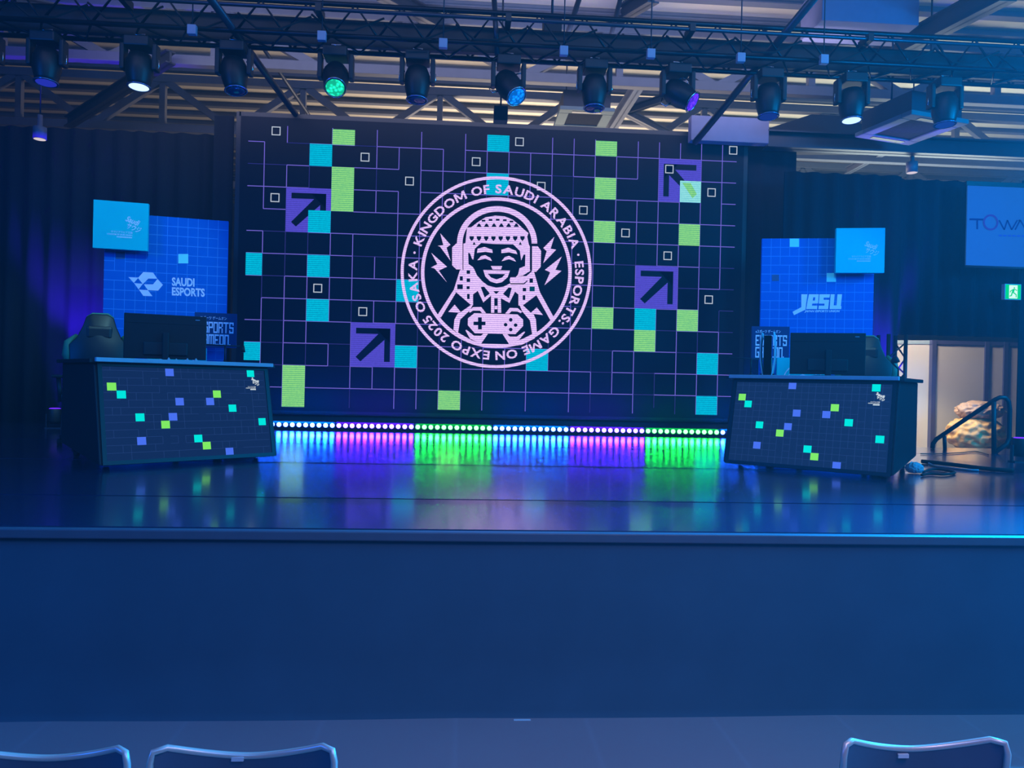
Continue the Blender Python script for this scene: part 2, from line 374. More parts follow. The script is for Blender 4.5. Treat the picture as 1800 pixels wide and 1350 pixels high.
for p in ([(385, 330), (410, 365), (235, 655), (188, 635)], [(1330, 180), (1395, 365), (1560, 665), (1520, 700), (1350, 395)],
          [(395, 505), (320, 590), (440, 600), (465, 590)], [(1355, 538), (1428, 628), (1310, 612), (1285, 600)],
          [(470, 590), (580, 512), (610, 500), (575, 570), (460, 680), (435, 830), (380, 800), (392, 680), (430, 610)],
          [(1285, 600), (1190, 510), (1150, 505), (1185, 585), (1275, 690), (1300, 850), (1355, 825), (1345, 680), (1320, 620)],
          [(560, 575), (610, 535), (705, 532), (762, 605), (715, 605), (690, 575), (610, 575), (570, 600)],
          [(1185, 590), (1130, 545), (1040, 542), (985, 610), (1030, 612), (1060, 582), (1130, 585), (1165, 605)],
          [(625, 605), (1130, 620), (1195, 680), (1195, 755), (1105, 850), (630, 840), (548, 745), (550, 665)],
          [(520, 805), (535, 800), (620, 868), (700, 870), (730, 845), (785, 845), (705, 960), (575, 905)],
          [(1220, 825), (1205, 820), (1120, 880), (1040, 880), (1010, 850), (955, 850), (1030, 965), (1150, 915)],
          [(380, 790), (440, 835), (590, 920), (705, 955), (1025, 960), (1190, 905), (1300, 850), (1360, 820), (1330, 900), (1180, 975), (880, 1010), (640, 975), (470, 890)]):
    poly(p, EM, 6.4, Cc)
poly([(785, 850), (950, 850), (1028, 968), (705, 962)], SW_, 7.6, Cc)
for x0, y0, x1, y1 in ((615, 705, 755, 745), (668, 655, 712, 795), (858, 430, 898, 600), (535, 105, 575, 145), (455, 175, 490, 225), (535, 200, 575, 240), (425, 270, 490, 325), (535, 290, 570, 325), (540, 380, 570, 440), (1270, 200, 1310, 250), (1190, 310, 1230, 350), (1190, 395, 1220, 450)):
    poly([(x0, y0), (x1, y0), (x1, y1), (x0, y1)], SW_, 7.4, Cc)
poly([(1270, 295), (1330, 295), (1330, 350), (1270, 350)], TEAL, 7.4, Cc)
poly([(862, 520), (894, 520), (894, 560), (862, 560)], EM, 8, Cc)
for x, y in ((1050, 683), (990, 740), (1107, 745), (1050, 797)): poly([(x+21*math.cos(R(a)), y+21*math.sin(R(a))) for a in range(0, 360, 30)], SW_, 7.5, Cc)
poly([(700, 300), (740, 296), (805, 375), (745, 422)], SW_, 7.4, Cc); poly([(1062, 310), (1025, 305), (960, 380), (1030, 432)], SW_, 7.4, Cc); poly([(845, 348), (918, 348), (880, 382)], SW_, 7.4, Cc)
poly([(610, 800), (700, 718), (880, 732), (1160, 738), (1255, 830), (1275, 970), (1310, 885), (1335, 885), (1330, 1050), (1250, 1080), (1230, 1170), (1130, 1290), (1020, 1345), (916, 1358), (800, 1330), (720, 1270), (640, 1180), (600, 1090), (580, 1060), (520, 1020), (515, 860), (540, 865), (572, 950), (590, 955)], SW_, 7.2, Bc)
for p in ([(640, 862), (650, 800), (750, 775), (860, 815), (866, 862), (760, 845)], [(990, 865), (990, 815), (1090, 785), (1200, 830), (1220, 882), (1100, 852)],
          [(645, 967), (700, 905), (760, 893), (830, 930), (857, 978), (760, 945)], [(993, 980), (1040, 920), (1100, 903), (1170, 940), (1202, 987), (1100, 952)],
          [(840, 1048), (1002, 1050), (985, 1102), (865, 1100)], [(730, 1105), (1115, 1115), (1080, 1210), (1000, 1280), (920, 1298), (830, 1270), (760, 1200)],
          [(350, 722), (435, 722), (435, 1097), (345, 1097), (285, 1040), (285, 780)], [(1430, 765), (1512, 765), (1560, 830), (1555, 1060), (1490, 1132), (1430, 1132)],
          [(1120, 1210), (1300, 1207), (1400, 1160), (1420, 1180), (1330, 1250), (1300, 1292), (1120, 1292), (1108, 1250)],
          [(115, 580), (262, 745), (205, 785), (262, 975), (110, 770), (78, 760), (158, 750)], [(1750, 630), (1697, 800), (1776, 815), (1590, 1010), (1640, 835), (1590, 792)]):
    poly(p, EM, 8, Bc)
poly([(795, 1160), (1045, 1165), (1000, 1215), (920, 1240), (845, 1215)], SW_, 8.6, Bc)
poly([(1404, 760), (1424, 760), (1424, 1130), (1350, 1192), (1210, 1200), (1300, 1185), (1404, 1120)], SW_, 8.6, Bc); poly([(436, 725), (446, 725), (446, 1110), (436, 1110)], SW_, 8.6, Bc)
poly([(1120, 1296), (1310, 1296), (1360, 1255), (1366, 1268), (1316, 1312), (1120, 1312)], SW_, 8.6, Bc)
poly([(218, 543), (322, 635), (268, 660), (322, 738), (238, 645), (215, 640), (258, 618)], EM, 6); poly([(1077, 567), (1035, 655), (1075, 662), (962, 757), (1000, 672), (965, 655)], EM, 6)
for x in (670, 778, 885, 990, 1095, 1205): poly([(x-38, 488), (x+38, 488), (x+10, 440), (x-10, 440)], SW_, 7.4, Bc)
for i in range(8): x = 565+i*104; poly([(x-32, 622), (x+32, 622), (x+30, 655), (x, 692), (x-30, 655)], SW_, 7.4, Bc)
for x, y in ((735, 398), (835, 388), (938, 385), (1040, 392), (1135, 410)): poly([(x-26, y-13), (x+26, y-13), (x+26, y+13), (x-26, y+13)], SW_, 7.4, Bc)
for x in (600, 1262): poly([(x-22, 745), (x, 700), (x+22, 745)], SW_, 7.4, Bc)
def arc_text(s_, a0, a1, r0=521, h=58):
    ws = []
    for ch in s_:
        if ch == ' ': ws.append(.32); continue
        vs, _ = text2d(ch, .028); ws.append(max(v[0] for v in vs)-min(v[0] for v in vs)+.11)
    tot = sum(ws); a = a0
    for ch, wd in zip(s_, ws):
        da = (a1-a0)*wd/tot
        if ch != ' ':
            vs, fs = text2d(ch, .028); X0 = min(v[0] for v in vs); X1 = max(v[0] for v in vs); sx = R(da*(wd-.11)/wd)*550/(X1-X0)
            am = R(a+da/2); o = []
            for x, y in vs:
                lx = (x-(X0+X1)/2)*sx; ly = r0+y/.73*h
                o.append(A(645+ly*math.sin(am)+lx*math.cos(am), 671-ly*math.cos(am)+lx*math.sin(am), 6))
            mb.add(o, fs, EM)
        a += da
arc_text('KINGDOM OF SAUDI ARABIA', -71.5, 73.5); arc_text('ESPORTS: GAME ON EXPO 2025 OSAKA', 82, 279)
for a in (78, 283.5): poly([(645+552*math.sin(R(a))+8*math.cos(R(q)), 671-552*math.cos(R(a))+8*math.sin(R(q))) for q in range(0, 360, 30)], EM, 6)
rel(mb, led).build('screen_image', SW_, led, fix=False)
mb = MB(); zt = LZ+.12*CS; zb = LZ-13.05*CS; xa = LX-.07*CS; xb = LX+23.03*CS
mb.box((xa, LY+.006, zb), (xb, LY+.1, zt))
rel(mb, led).build('module_panel', PLASTIC, led)
mb = MB(); mb.box((xa-.02, LY+.0, zt), (xb+.02, LY+.12, zt+.06)); mb.box((xa-.02, LY, zb-.06), (xb+.02, LY+.12, zb)); mb.box((xa-.06, LY, zb-.06), (xa, LY+.12, zt+.06)); mb.box((xb, LY, zb-.06), (xb+.06, LY+.12, zt+.06))
rel(mb, led).build('frame', BLACK, led)
mb = MB()
for i in range(8):
    x = xa+.3+i*(xb-xa-.6)/7
    mb.box((x-.04, LY+.12, ST), (x+.04, LY+.2, zt)); mb.tube([(x, LY+.16, ST+2.2), (x, LY+.42, ST+.03)], .025)
mb.box((xa, LY+.1, ST), (xb, LY+.42, ST+.05))
rel(mb, led).build('support_stand', STEEL, led)
mb = MB().box((xa, LY+.04, ST), (xb, LY+.09, zb-.06)); rel(mb, led).build('black_kick_panel', mat('grey_black_kick_cloth', (64, 64, 78), .9), led)

# ------------------------------------------------------------------ led floor bars
BARY = 10.16
p0 = onz(488, 762, ST); bp_ = (onz(1276, 777, ST)-onz(488, 762, ST))
bx0 = at(490, 746, BARY).x; pitch = (at(1271, 761, BARY).x-bx0)/69
LENSZ = (at(900, 753.5, BARY).z)
def lens_m(nm, c, k):
    m = glow(nm, (255, 255, 255), k); m.node_tree.nodes['Emission'].inputs[0].default_value = (*c, 1); return m
KIND = {'blue': ((.03, .08, 1), 36, (.0, .10, 1), 'blue'), 'violet': ((.07, .03, 1), 38, (.05, .0, 1), 'violet'), 'green': ((.035, 1, .05), 24, (.0, 1, .06), 'green')}
bars = [(-3, 'blue', 'leftmost, half behind left desk'), (9, 'violet', 'second from left'), (21, 'green', 'the left green one'),
        (33, 'blue', 'middle of the row'), (45, 'violet', 'the right violet one'), (57, 'green', 'the right green one'),
        (69, 'blue', 'almost hidden behind right desk')]
for st, kd, txt in bars:
    rgb, kk, lc, nm = KIND[kd]
    xc = bx0+(st+5.5)*pitch; L = pitch*12
    root = thing('led_light_bar', '%s led light bar on stage floor, %s' % (nm, txt), 'light bar', (xc, BARY, ST), 0, 'led light bars along the foot of the video wall')
    zc = LENSZ-ST
    mb = MB().box((-L/2+.004, .012, zc-.045), (L/2-.004, .11, zc+.05), bev=.008); mb.build('housing', BLACK, root)
    for s in (-1, 1):
        mb = MB().box((s*L*.36-.03, -.02, 0), (s*L*.36+.03, .14, .012)).box((s*L*.36-.03, .05, 0), (s*L*.36+.03, .062, zc-.04)); mb.build('foot_bracket', STEEL, root)
    base = None
    for i in range(12):
        if base is None:
            mb = MB().lathe([(.031, 0), (.030, .008), (.025, .011)], None, Matrix.Rotation(R(90), 4, 'X'), 16); mb.lathe([(.025, .011), (.014, .015), (.002, .017)], lens_m('lens_'+kd, rgb, kk), Matrix.Rotation(R(90), 4, 'X'), 16); mb.mats[0] = lens_m('lens_'+kd, rgb, kk); base = mb.build('lens', lens_m('lens_'+kd, rgb, kk), root); o = base
        else: o = base.copy(); COL.objects.link(o); o.parent = root
        o.location = ((i-5.5)*pitch, .012, zc)
        sx = xc+(i-5.5)*pitch
        spot('led_beam_'+kd, (sx, BARY-.025, ST+zc), (sx, BARY-3, ST-.2), lc, 5 if kd != 'green' else 2.6, 70, .9, .022)
    l = area('bar_light_'+kd, (xc, BARY-.03, ST+zc+.03), (xc, BARY+.3, ST+1.2), L*.95, .04, lc, 30 if kd != 'green' else 5)

# ------------------------------------------------------------------ lettering boards beside the led wall
BRD = mat('backdrop_blue_print', (0, 96, 200), .9, var=.02, spec=.1); CYB = mat('cyan_sign_print', (0, 190, 212), .8, var=.02, spec=.1); DKB = mat('navy_sign_print', (16, 54, 110), .6, var=.02, spec=.1)
GRL = mat('grid_line_print', (30, 130, 225), .7); LET = mat('pale_blue_lettering', (222, 218, 255), .6, var=.02); LT2 = mat('pale_square_print', (110, 225, 250), .5); DSQ = mat('dull_teal_square_print', (8, 70, 130), .6)
def backdrop(px0, px1, pytop, Y, yaw, label, side):
    a = at(px0, pytop, Y); b = at(px1, pytop, Y); cx = (a.x+b.x)/2; Wd = (b.x-a.x)/math.cos(yaw)*1.0
    return cx, Wd
def board(name, root, x0, z0, x1, z1, y0, y1, m): return MB().box((x0, y0, z0), (x1, y1, z1), m, bev=.004).build(name, m, root)
def emblem_script(mb, cx, cz, s, ml, y):
    """calligraphic two-line mark and three small text lines; s = scale"""
    mp0 = lambda x, z: (cx+(x*math.cos(R(-20))-z*math.sin(R(-20)))*s, y, cz+(x*math.sin(R(-20))+z*math.cos(R(-20)))*s)
    put_text(mb, 'Saudi', (-.09, .0, .09, .085), mp0, ml, .02, .2); put_text(mb, 'サウジ', (-.045, -.095, .15, -.005), mp0, ml, .012, .1)
    mp1 = lambda x, z: (cx+x*s, y, cz+z*s)
    put_text(mb, 'サウジアラビア王国', (-.27, -.155, .02, -.125), mp1, ml, .004); put_text(mb, 'KINGDOM OF SAUDI ARABIA', (-.32, -.19, .02, -.167), mp1, ml, .004)
    for q in range(12): mb.add([mp1(-.19+q*.0175, -.222), mp1(-.178+q*.0175, -.222), mp1(-.178+q*.0175, -.204), mp1(-.19+q*.0175, -.204)], [(0, 1, 2, 3)], ml)
def make_backdrop(side):
    # local: x right, y back, z up from deck; origin at board centre
    if side == 'L':
        Y, yaw, c0, c1 = 8.9, .20, 182, 399; tgt = ((164.3, 350.5), (259.5, 441.5)); ttl = (353, 549, 415, 612)
        lab = 'blue grid backdrop on left with SAUDI ESPORTS lettering and cyan corner board'
    else:
        Y, yaw, c0, c1 = 9.2, -.20, 1338, 1536; tgt = ((1470.3, 401), (1554.5, 479.8)); ttl = (1322, 573.5, 1387, 633)
        lab = 'blue grid backdrop on right with JESU lettering and cyan corner board'
    a = at(c0, 500, Y); b = at(c1, 500, Y); cx = (a.x+b.x)/2
    root = thing('sponsor_backdrop', lab, 'backdrop', (cx, Y, ST), yaw, 'blue sponsor backdrops beside the video wall')
    Tm = Matrix.Rotation(yaw, 4, 'Z'); Tm.translation = Vector((cx, Y, ST)); Ti = Tm.inverted()
    nrm = Tm.to_3x3() @ Vector((0, 1, 0))
    def loc(px, py, yl=0):
        d = ray(px, py); o = Tm @ Vector((0, yl, 0)); t_ = (o-EYE).dot(nrm)/d.dot(nrm); return Ti @ (EYE+d*t_)
    xl = loc(c0, 500).x; xr = loc(c1, 500).x
    zt_ = loc(330 if side == 'L' else 1400, 383.5 if side == 'L' else 419).z
    board('main_board', root, xl, .03, xr, zt_, 0, .06, BRD)
    # grid, squares, logo as print on the board
    g = MB(); pit = (xr-xl)/12; yf = -.002
    rr = random.Random(5)
    def q(x0, z0, x1, z1, m, y=yf): g.add([(x0, y, z0), (x1, y, z0), (x1, y, z1), (x0, y, z1)], [(0, 1, 2, 3)], m)
    for i in range(1, 12):
        z = zt_
        while z > .1:
            if rr.random() > .04: q(xl+i*pit-.003, max(z-pit, .05), xl+i*pit+.003, z, GRL)
            z -= pit
    for j in range(1, 18):
        z = zt_-j*pit
        if z < .1: break
        for i in range(12):
            if rr.random() > .04: q(xl+i*pit, z-.004, xl+(i+1)*pit, z+.004, GRL)
    def pq(x0, y0, x1, y1, m, yy=-.003):
        ps = [loc(*p) for p in ((x0, y1), (x1, y1), (x1, y0), (x0, y0))]; g.add([(p.x, yy, p.z) for p in ps], [(0, 1, 2, 3)], m)
    def pp(pts, m, yy=-.004): g.add([(lambda p: (p.x, yy, p.z))(loc(*p)) for p in pts], [tuple(range(len(pts)))], m)
    if side == 'L':
        pq(313.5, 446.5, 331, 463, LT2); pq(204, 443, 219.5, 455, DSQ)
        K = lambda x, y: (220+x/12, 470+y/12)
        for p in ([(70, 205), (280, 215), (385, 100), (590, 110), (680, 240), (490, 238), (380, 350), (190, 335)], [(395, 358), (590, 358), (685, 245), (798, 370), (695, 492), (480, 480)],
                  [(190, 335), (375, 350), (285, 465)], [(290, 468), (480, 482), (578, 608), (385, 602)]): pp([K(*t) for t in p], LET)
        pp([K(*t) for t in [(275, 228), (370, 345), (185, 330)]], BRD, -.006)
        pt = lambda x, y: (lambda p: (p.x, -.005, p.z))(loc(x, y))
        mp = lambda x, z: pt(x, 1000-z+(x-302)*.045)
        put_text(g, 'SAUDI', (302.3, 1000-502.5, 342, 1000-487.5), mp, LET, .035); put_text(g, 'ESPORTS', (302.3, 1000-519.5, 360, 1000-504.7), mp, LET, .035)
    else:
        pq(1388, 419.5, 1404.5, 434, LT2); pq(1453, 480, 1469.5, 495.5, LT2); pq(1357, 483, 1369, 494, DSQ)
        K = lambda x, y: (1260+x/4.5, 380+y/4.5)
        for p in ([(668, 618), (716, 618), (700, 740), (610, 783), (598, 757), (668, 720)], 
                  [(728, 618), (806, 618), (800, 690), (754, 692), (752, 708), (795, 708), (792, 735), (706, 735)], [(812, 618), (895, 618), (890, 645), (845, 645), (844, 662), (888, 662), (880, 735), (803, 735), (806, 708), (850, 708), (851, 692), (806, 692)],
                  [(900, 618), (932, 618), (924, 706), (946, 706), (954, 618), (990, 618), (980, 712), (986, 712), (983, 735), (892, 735)]): pp([K(*t) for t in p], LET)
        pp([K(*t) for t in [(762, 642), (778, 642), (774, 668), (758, 668)]], BRD, -.006)
        mp = lambda x, z: (lambda p: (p.x, -.005, p.z))(loc(*K(x, 1000-z)))
        put_text(g, 'JAPAN ESPORTS UNION', (692, 1000-765, 966, 1000-743), mp, LET, .03, .25)
    g.build('printed_pattern', LET, root, fix=False)
    # cyan corner board, in front
    p0_ = loc(*tgt[0], -.16); p1_ = loc(*tgt[1], -.16)
    cb = board('corner_board', root, p0_.x, p1_.z, p1_.x, p0_.z, -.16, -.10, CYB); tag(cb, 'cyan corner board with calligraphic mark')
    MB().box(((p0_.x+p1_.x)/2-.1, -.1, (p0_.z+p1_.z)/2-.1), ((p0_.x+p1_.x)/2+.1, 0, (p0_.z+p1_.z)/2+.1)).build('board_spacer', BLACK, root)
    g = MB(); S = (p1_.x-p0_.x); emblem_script(g, p0_.x+S*.69, p1_.z+(p0_.z-p1_.z)*.56, S*1.35, LET, -.163); g.build('board_lettering', LET, cb, fix=False)
    # navy title board low
    ya = -.3
    q0 = loc(ttl[0], ttl[1], ya); q1 = loc(ttl[2], ttl[3], ya)
    x0_, x1_, z1_, z0_ = q0.x, q1.x, q0.z, q1.z
    if side == 'L': x0_ = x1_-(z1_-z0_)*1.14
    tb = board('title_board', root, x0_, z0_, x1_, z1_, ya, ya+.05, DKB); tag(tb, 'navy board reading ESPORTS GAMEON.')
    W2 = x1_-x0_; H2 = z1_-z0_; g = MB(); mp = lambda u, v: (x0_+u*W2, ya-.003, z0_+v*H2)
    put_text(g, 'eスポーツ ゲームオン', (.1, .80, .76, .90), mp, LET, .01)
    block_text(g, 'ESPORTS', (.1, .42, .93, .74), mp, LET); block_text(g, 'GAMEON.', (.1, .06, .86, .38), mp, LET)
    g.build('board_lettering', LET, tb, fix=False)
    MB().box(((x0_+x1_)/2-.02, ya+.05, z0_+.1), ((x0_+x1_)/2+.02, 0, z0_+.16)).build('board_spacer', BLACK, root)
    # cyan emblem board below
    ye = -.34; hh = W2*.8
    ex0 = (x0_+.35*W2) if side == 'L' else x0_+W2*.72
    eb0 = loc(363 if side == 'L' else 1366, 612 if side == 'L' else 628.5, ye)
    if side == 'L': ex1 = eb0.x; ex0 = ex1-.62
    else: ex0 = eb0.x; ex1 = ex0+.62
    ezt = eb0.z; eb = board('emblem_board', root, ex0, ezt-.6, ex1, ezt, ye, ye+.05, CYB); tag(eb, 'cyan board with round line emblem')
    g = MB(); ccx = (ex0+ex1)/2; ccz = ezt-.3
    for r0_, tt in ((.24, .012), (.19, .01)):
        vs = []; n = 48
        for i in range(n): a_ = 2*math.pi*i/n; vs += [(ccx+r0_*math.cos(a_), ye-.003, ccz+r0_*math.sin(a_)), (ccx+(r0_-tt)*math.cos(a_), ye-.003, ccz+(r0_-tt)*math.sin(a_))]
        g.add(vs, [(2*i, 2*i+1, (2*i+3) % (2*n), (2*i+2) % (2*n)) for i in range(n)], LET)
    g.add([(ccx+.1*math.cos(a_*math.pi/4), ye-.003, ccz+.1*math.sin(a_*math.pi/4)) for a_ in range(8)], [tuple(range(8))], LET)
    g.build('board_lettering', LET, eb, fix=False)
    MB().box((ccx-.03, ye+.05, .0), (ccx+.03, ye+.1, ezt-.2)).box((ccx-.2, ye-.05, 0), (ccx+.2, .2, .02)).build('board_stand', BLACK, root)
    MB().box((xl+.1, .06, 0), (xl+.16, .6, .03)).box((xr-.16, .06, 0), (xr-.1, .6, .03)).tube([(xl+.13, .55, .02), (xl+.13, .07, 1.6)], .02).tube([(xr-.13, .55, .02), (xr-.13, .07, 1.6)], .02).build('rear_brace', STEEL, root)
    return root
bdL = make_backdrop('L'); bdR = make_backdrop('R')
spot('backdrop_spot_left', (-1.6, 4.6, 5.0), (-4.0, 8.9, 2.6), (.4, .95, 1), 430, 30)
spot('backdrop_spot_right', (2.2, 4.6, 5.0), (4.4, 9.1, 2.5), (.4, .95, 1), 270, 30)

# ------------------------------------------------------------------ console desks with sloping screens
DSK = mat('desk_black_laminate', (24, 26, 34), .5); TVB = glow('console_screen_navy', (17, 42, 86), 1); TVG = glow('console_grid_line', (36, 64, 120), 1)
TC = glow('console_cyan', (0, 232, 222), 1); TG = glow('console_green', (128, 236, 92), 1); TB_ = glow('console_blue', (72, 112, 240), 1); TW = glow('console_white', (225, 240, 245), 1)
SQ = {'L': [(850, 551, 'b'), (1432, 559, 'c'), (434, 653, 'g'), (504, 710, 'c'), (923, 761, 'b'), (1191, 707, 'g'), (1142, 760, 'b'), (1303, 808, 'c'), (638, 874, 'c'), (875, 870, 'b'), (822, 926, 'g'), (1516, 905, 'c'), (650, 1044, 'b'), (1057, 1026, 'c'), (1118, 1077, 'g'), (1282, 1119, 'b')],
      'R': [(604, 583, 'b'), (1226, 599, 'c'), (231, 667, 'g'), (275, 718, 'c'), (635, 786, 'b'), (918, 746, 'g'), (855, 797, 'b'), (1021, 857, 'c'), (359, 873, 'c'), (570, 886, 'b'), (510, 934, 'g'), (1252, 981, 'c'), (340, 1024, 'b'), (715, 1053, 'c'), (766, 1109, 'g'), (931, 1176, 'b')]}
def make_desk(side):
    if side == 'L':
        cx, cy, cz, yaw, tl = -2.412*.909, 6.787*.909, 1.6-.328*.909, .707, -.253
        lab = 'black console desk on left with sloping grid screen front, facing stage centre'; co, sc = (90, 520), 4.09
    else:
        cx, cy, cz, yaw, tl = 3.263*.909, 6.824*.909, 1.6-.333*.909, -.712, -.249
        lab = 'black console desk on right with sloping grid screen front, beside lit doorway'; co, sc = (1250, 540), 4.22
    root = thing('console_desk', lab, 'desk', (cx, cy, ST), yaw, 'console desks with screen fronts')
    Wd, H = 1.30, .731
    zc = cz-ST; ct, st_ = math.cos(tl), math.sin(tl)      # up vec in local: (0,-st_... )
    up = Vector((0, -math.sin(tl), math.cos(tl))); nf = Vector((0, -math.cos(tl), -math.sin(tl)))   # outward normal
    cen = Vector((0, 0, zc))
    Tm = Matrix.Rotation(yaw, 4, 'Z'); Tm.translation = Vector((cx, cy, ST)); Ti = Tm.inverted()
    P3 = lambda u, v, d=0: cen+Vector((u, 0, 0))+up*v+nf*d
    # body
    prof = [(P3(0, -H/2-.045, -.01).y, P3(0, -H/2-.045, -.01).z), (P3(0, H/2+.03, -.01).y, P3(0, H/2+.03, -.01).z), (1.0, P3(0, H/2+.03, -.01).z), (1.0, .06)]
    zz = min(p[1] for p in prof[:1]); prof[0] = (prof[0][0], max(.03, prof[0][1])); prof[3] = (1.0, .12)
    mb = MB(); n = 4; hw = .70
    mb.add([(-hw, y_, z_) for y_, z_ in prof]+[(hw, y_, z_) for y_, z_ in prof], [(0, 1, 2, 3), (7, 6, 5, 4)]+[(i, i+4, (i+1) % 4+4, (i+1) % 4) for i in range(4)])
    mb.build('body', DSK, root, bevel=.008)
    zt_ = prof[1][1]
    # frame of display
    mb = MB()
    T = Matrix(((1, 0, 0, cen.x), (0, -nf.y, up.y, cen.y), (0, -nf.z, up.z, cen.z), (0, 0, 0, 1)))
    e = .03
    for a, b in (((-Wd/2-e, -.012, -H/2-e), (Wd/2+e, .01, -H/2)), ((-Wd/2-e, -.012, H/2), (Wd/2+e, .01, H/2+e)), ((-Wd/2-e, -.012, -H/2), (-Wd/2, .01, H/2)), ((Wd/2, -.012, -H/2), (Wd/2+e, .01, H/2))): mb.box(a, b, None, T)
    mb.build('screen_frame', PLASTIC, root)
    # display picture
    g = MB()
    def q(u0, v0, u1, v1, m, d): g.add([P3(u0, v0, d), P3(u1, v0, d), P3(u1, v1, d), P3(u0, v1, d)], [(0, 1, 2, 3)], m)
    q(-Wd/2, -H/2, Wd/2, H/2, TVB, 0)
    pit = .0585 if side == 'R' else .0585; rr = random.Random(9)
    for i in range(1, 22):
        u = -Wd/2+i*pit
        for j in range(13):
            if rr.random() < (.05 if side == 'R' else .6): continue
            v0 = -H/2+j*pit; q(u-.0012, v0, u+.0012, min(v0+pit, H/2), TVG, .001)
    for j in range(1, 13):
        v = -H/2+j*pit
        for i in range(22):
            if rr.random() < .06: continue
            u0 = -Wd/2+i*pit; q(u0, v-.0012, min(u0+pit, Wd/2), v+.0012, TVG, .001)
    nw = Tm.to_3x3() @ nf; pw = Tm @ cen
    def uv(px, py):
        d = ray(px, py); t_ = (pw-EYE).dot(nw)/d.dot(nw); L_ = (Ti @ (EYE+d*t_))-cen; return L_.x, L_.dot(up)
    for x, y, k_ in SQ[side]:
        u, v = uv(co[0]+x/sc, co[1]+y/sc); h = .0325; q(u-h, v-h*.95, u+h, v+h*.95, {'b': TB_, 'c': TC, 'g': TG}[k_], .002)
    # small white mark upper right
    mk = (1465, 618) if side == 'L' else (1255, 665)
    u, v = uv(co[0]+mk[0]/sc, co[1]+mk[1]/sc)
    mp = lambda x, z: P3(u+x*.94+z*.34, v+z*.94-x*.45, .003)
    put_text(g, 'Saudi', (-.036, .0, .03, .025), mp, TW, .03); put_text(g, 'サウジ', (-.022, -.026, .04, -.002), mp, TW, .03)
    mp = lambda x, z: P3(u+x, v+z, .003)
    put_text(g, 'サウジアラビア王国', (-.07, -.05, .0, -.041), mp, TW, .01); put_text(g, 'KINGDOM OF SAUDI ARABIA', (-.088, -.062, .0, -.053), mp, TW, .01)
    q(u-.05, v-.074, u, v-.066, TW, .003)
    g.build('screen_image', TVB, root, fix=False)
    # worktop edge
    tx = .03 if side == 'L' else .0
    MB().box((-.705, P3(0, H/2).y-.07, zt_+.008), (.705, P3(0, H/2).y-.03, zt_+.040), bev=.004).build('front_edge', GREYM, root)
    MB().box((-.74, P3(0, H/2).y-.03, zt_), (.74, 1.02, zt_+.03), bev=.004).build('worktop', DSK, root)
    for x in (-.6, .6):
        for y_ in (.1, .92):
            c = MB().box((x-.03, y_-.03, .05), (x+.03, y_+.03, .14)).build('caster', STEEL, root)
            MB().tube([(x-.016, y_, .045), (x+.016, y_, .045)], .042, n=16).build('wheel', RUBBER, c)
    return root, Tm, zt_+.03, P3
dkL, TL_, dz, _ = make_desk('L'); dkR, TR_, dzR, _ = make_desk('R')
DT = ST+dz+.003

# monitors seen from behind
def monitor(T, lx, ly, yaw, label, px):
    p = T @ Vector((lx, ly, 0)); root = thing('gaming_monitor', label, 'monitor', (p.x, p.y, DT), yaw, 'monitors on the console desks')
    # local: front faces +y (the player)
    W_, H_ = .635, .375; zb_ = .02
    sc_ = MB().box((-W_/2, 0, zb_), (W_/2, .028, zb_+H_), bev=.006).build('panel', PLASTIC, root)
    MB().box((-.17, -.018, zb_+.03), (.17, 0, zb_+.14), bev=.008).box((-.3, -.006, zb_+.30), (.3, 0, zb_+.305)).build('rear_housing', mat('dark_plastic_shell', (32, 34, 40), .45), root)
    MB().box((W_/2-.09, -.0025, zb_+H_-.036), (W_/2-.055, -.001, zb_+H_-.031)).build('badge', mat('pale_badge', (190, 195, 215), .4), root)
    MB().box((-.024, -.06, .01), (.024, -.018, .24), bev=.006).build('stand_column', BLACK, root)
    MB().box((-.12, -.15, 0), (.12, .09, .012), bev=.005).build('stand_base', PLASTIC, root)
    MB().box((-W_/2+.01, .028, zb_+.01), (W_/2-.01, .030, zb_+H_-.01)).build('display', glow('player_display', (120, 170, 190), .5), root)
    return root
monitor(TL_, -.07, .42, .36, 'black monitor standing on left console desk, seen from behind', None)
monitor(TR_, .06, .40, -.30, 'black monitor standing on right console desk, seen from behind', None)

# small things by the left monitor foot
for i, (lx, h_) in enumerate(((-.12, .02), (-.06, .014), (.03, .02), (.1, .022))):
    p = TL_ @ Vector((lx, .2, 0)); mb = MB().lathe([(.012, 0), (.013, h_*.5), (.009, h_)], None, None, 10); mb.lathe([(.006, h_), (.005, h_+.008)], None, None, 8)
    tag(mb.build('figurine', WHITE), 'tiny pale object before left monitor foot, %s' % ('leftmost of four', 'second of four from left', 'third of four from left', 'rightmost of four')[i], 'desk ornament', 'tiny pale objects before the left monitor').location = (p.x, p.y, DT)

# game console tower with pale side panels
p = TR_ @ Vector((-.44, .30, 0)); root = thing('game_console', 'upright game console with pale curved side panel on right desk', 'game console', (p.x, p.y, DT), -.45)
MB().box((-.035, -.12, .02), (.035, .12, .37), bev=.008).build('core', mat('gloss_black', (15, 16, 20), .15), root)
for s in (-1, 1):
    mb = MB(); vs = []; fs = []; n = 10
    for i in range(n+1):
        z = .005+.395*i/n; f = .045+.018*math.sin(math.pi*(i/n))+.012*(i/n)
        for yy in (-.135, .135): vs += [(s*(f-.01), yy, z), (s*f, yy*.96, z)]
    for i in range(n):
        o = i*4
        fs += [(o, o+4, o+6, o+2), (o+1, o+3, o+7, o+5), (o, o+1, o+5, o+4), (o+2, o+6, o+7, o+3)]
    fs += [(0, 2, 3, 1), (4*n, 4*n+1, 4*n+3, 4*n+2)]
    mb.add(vs, fs); mb.build('side_panel', mat('pale_console_shell', (215, 215, 225), .5), root, bevel=.003)
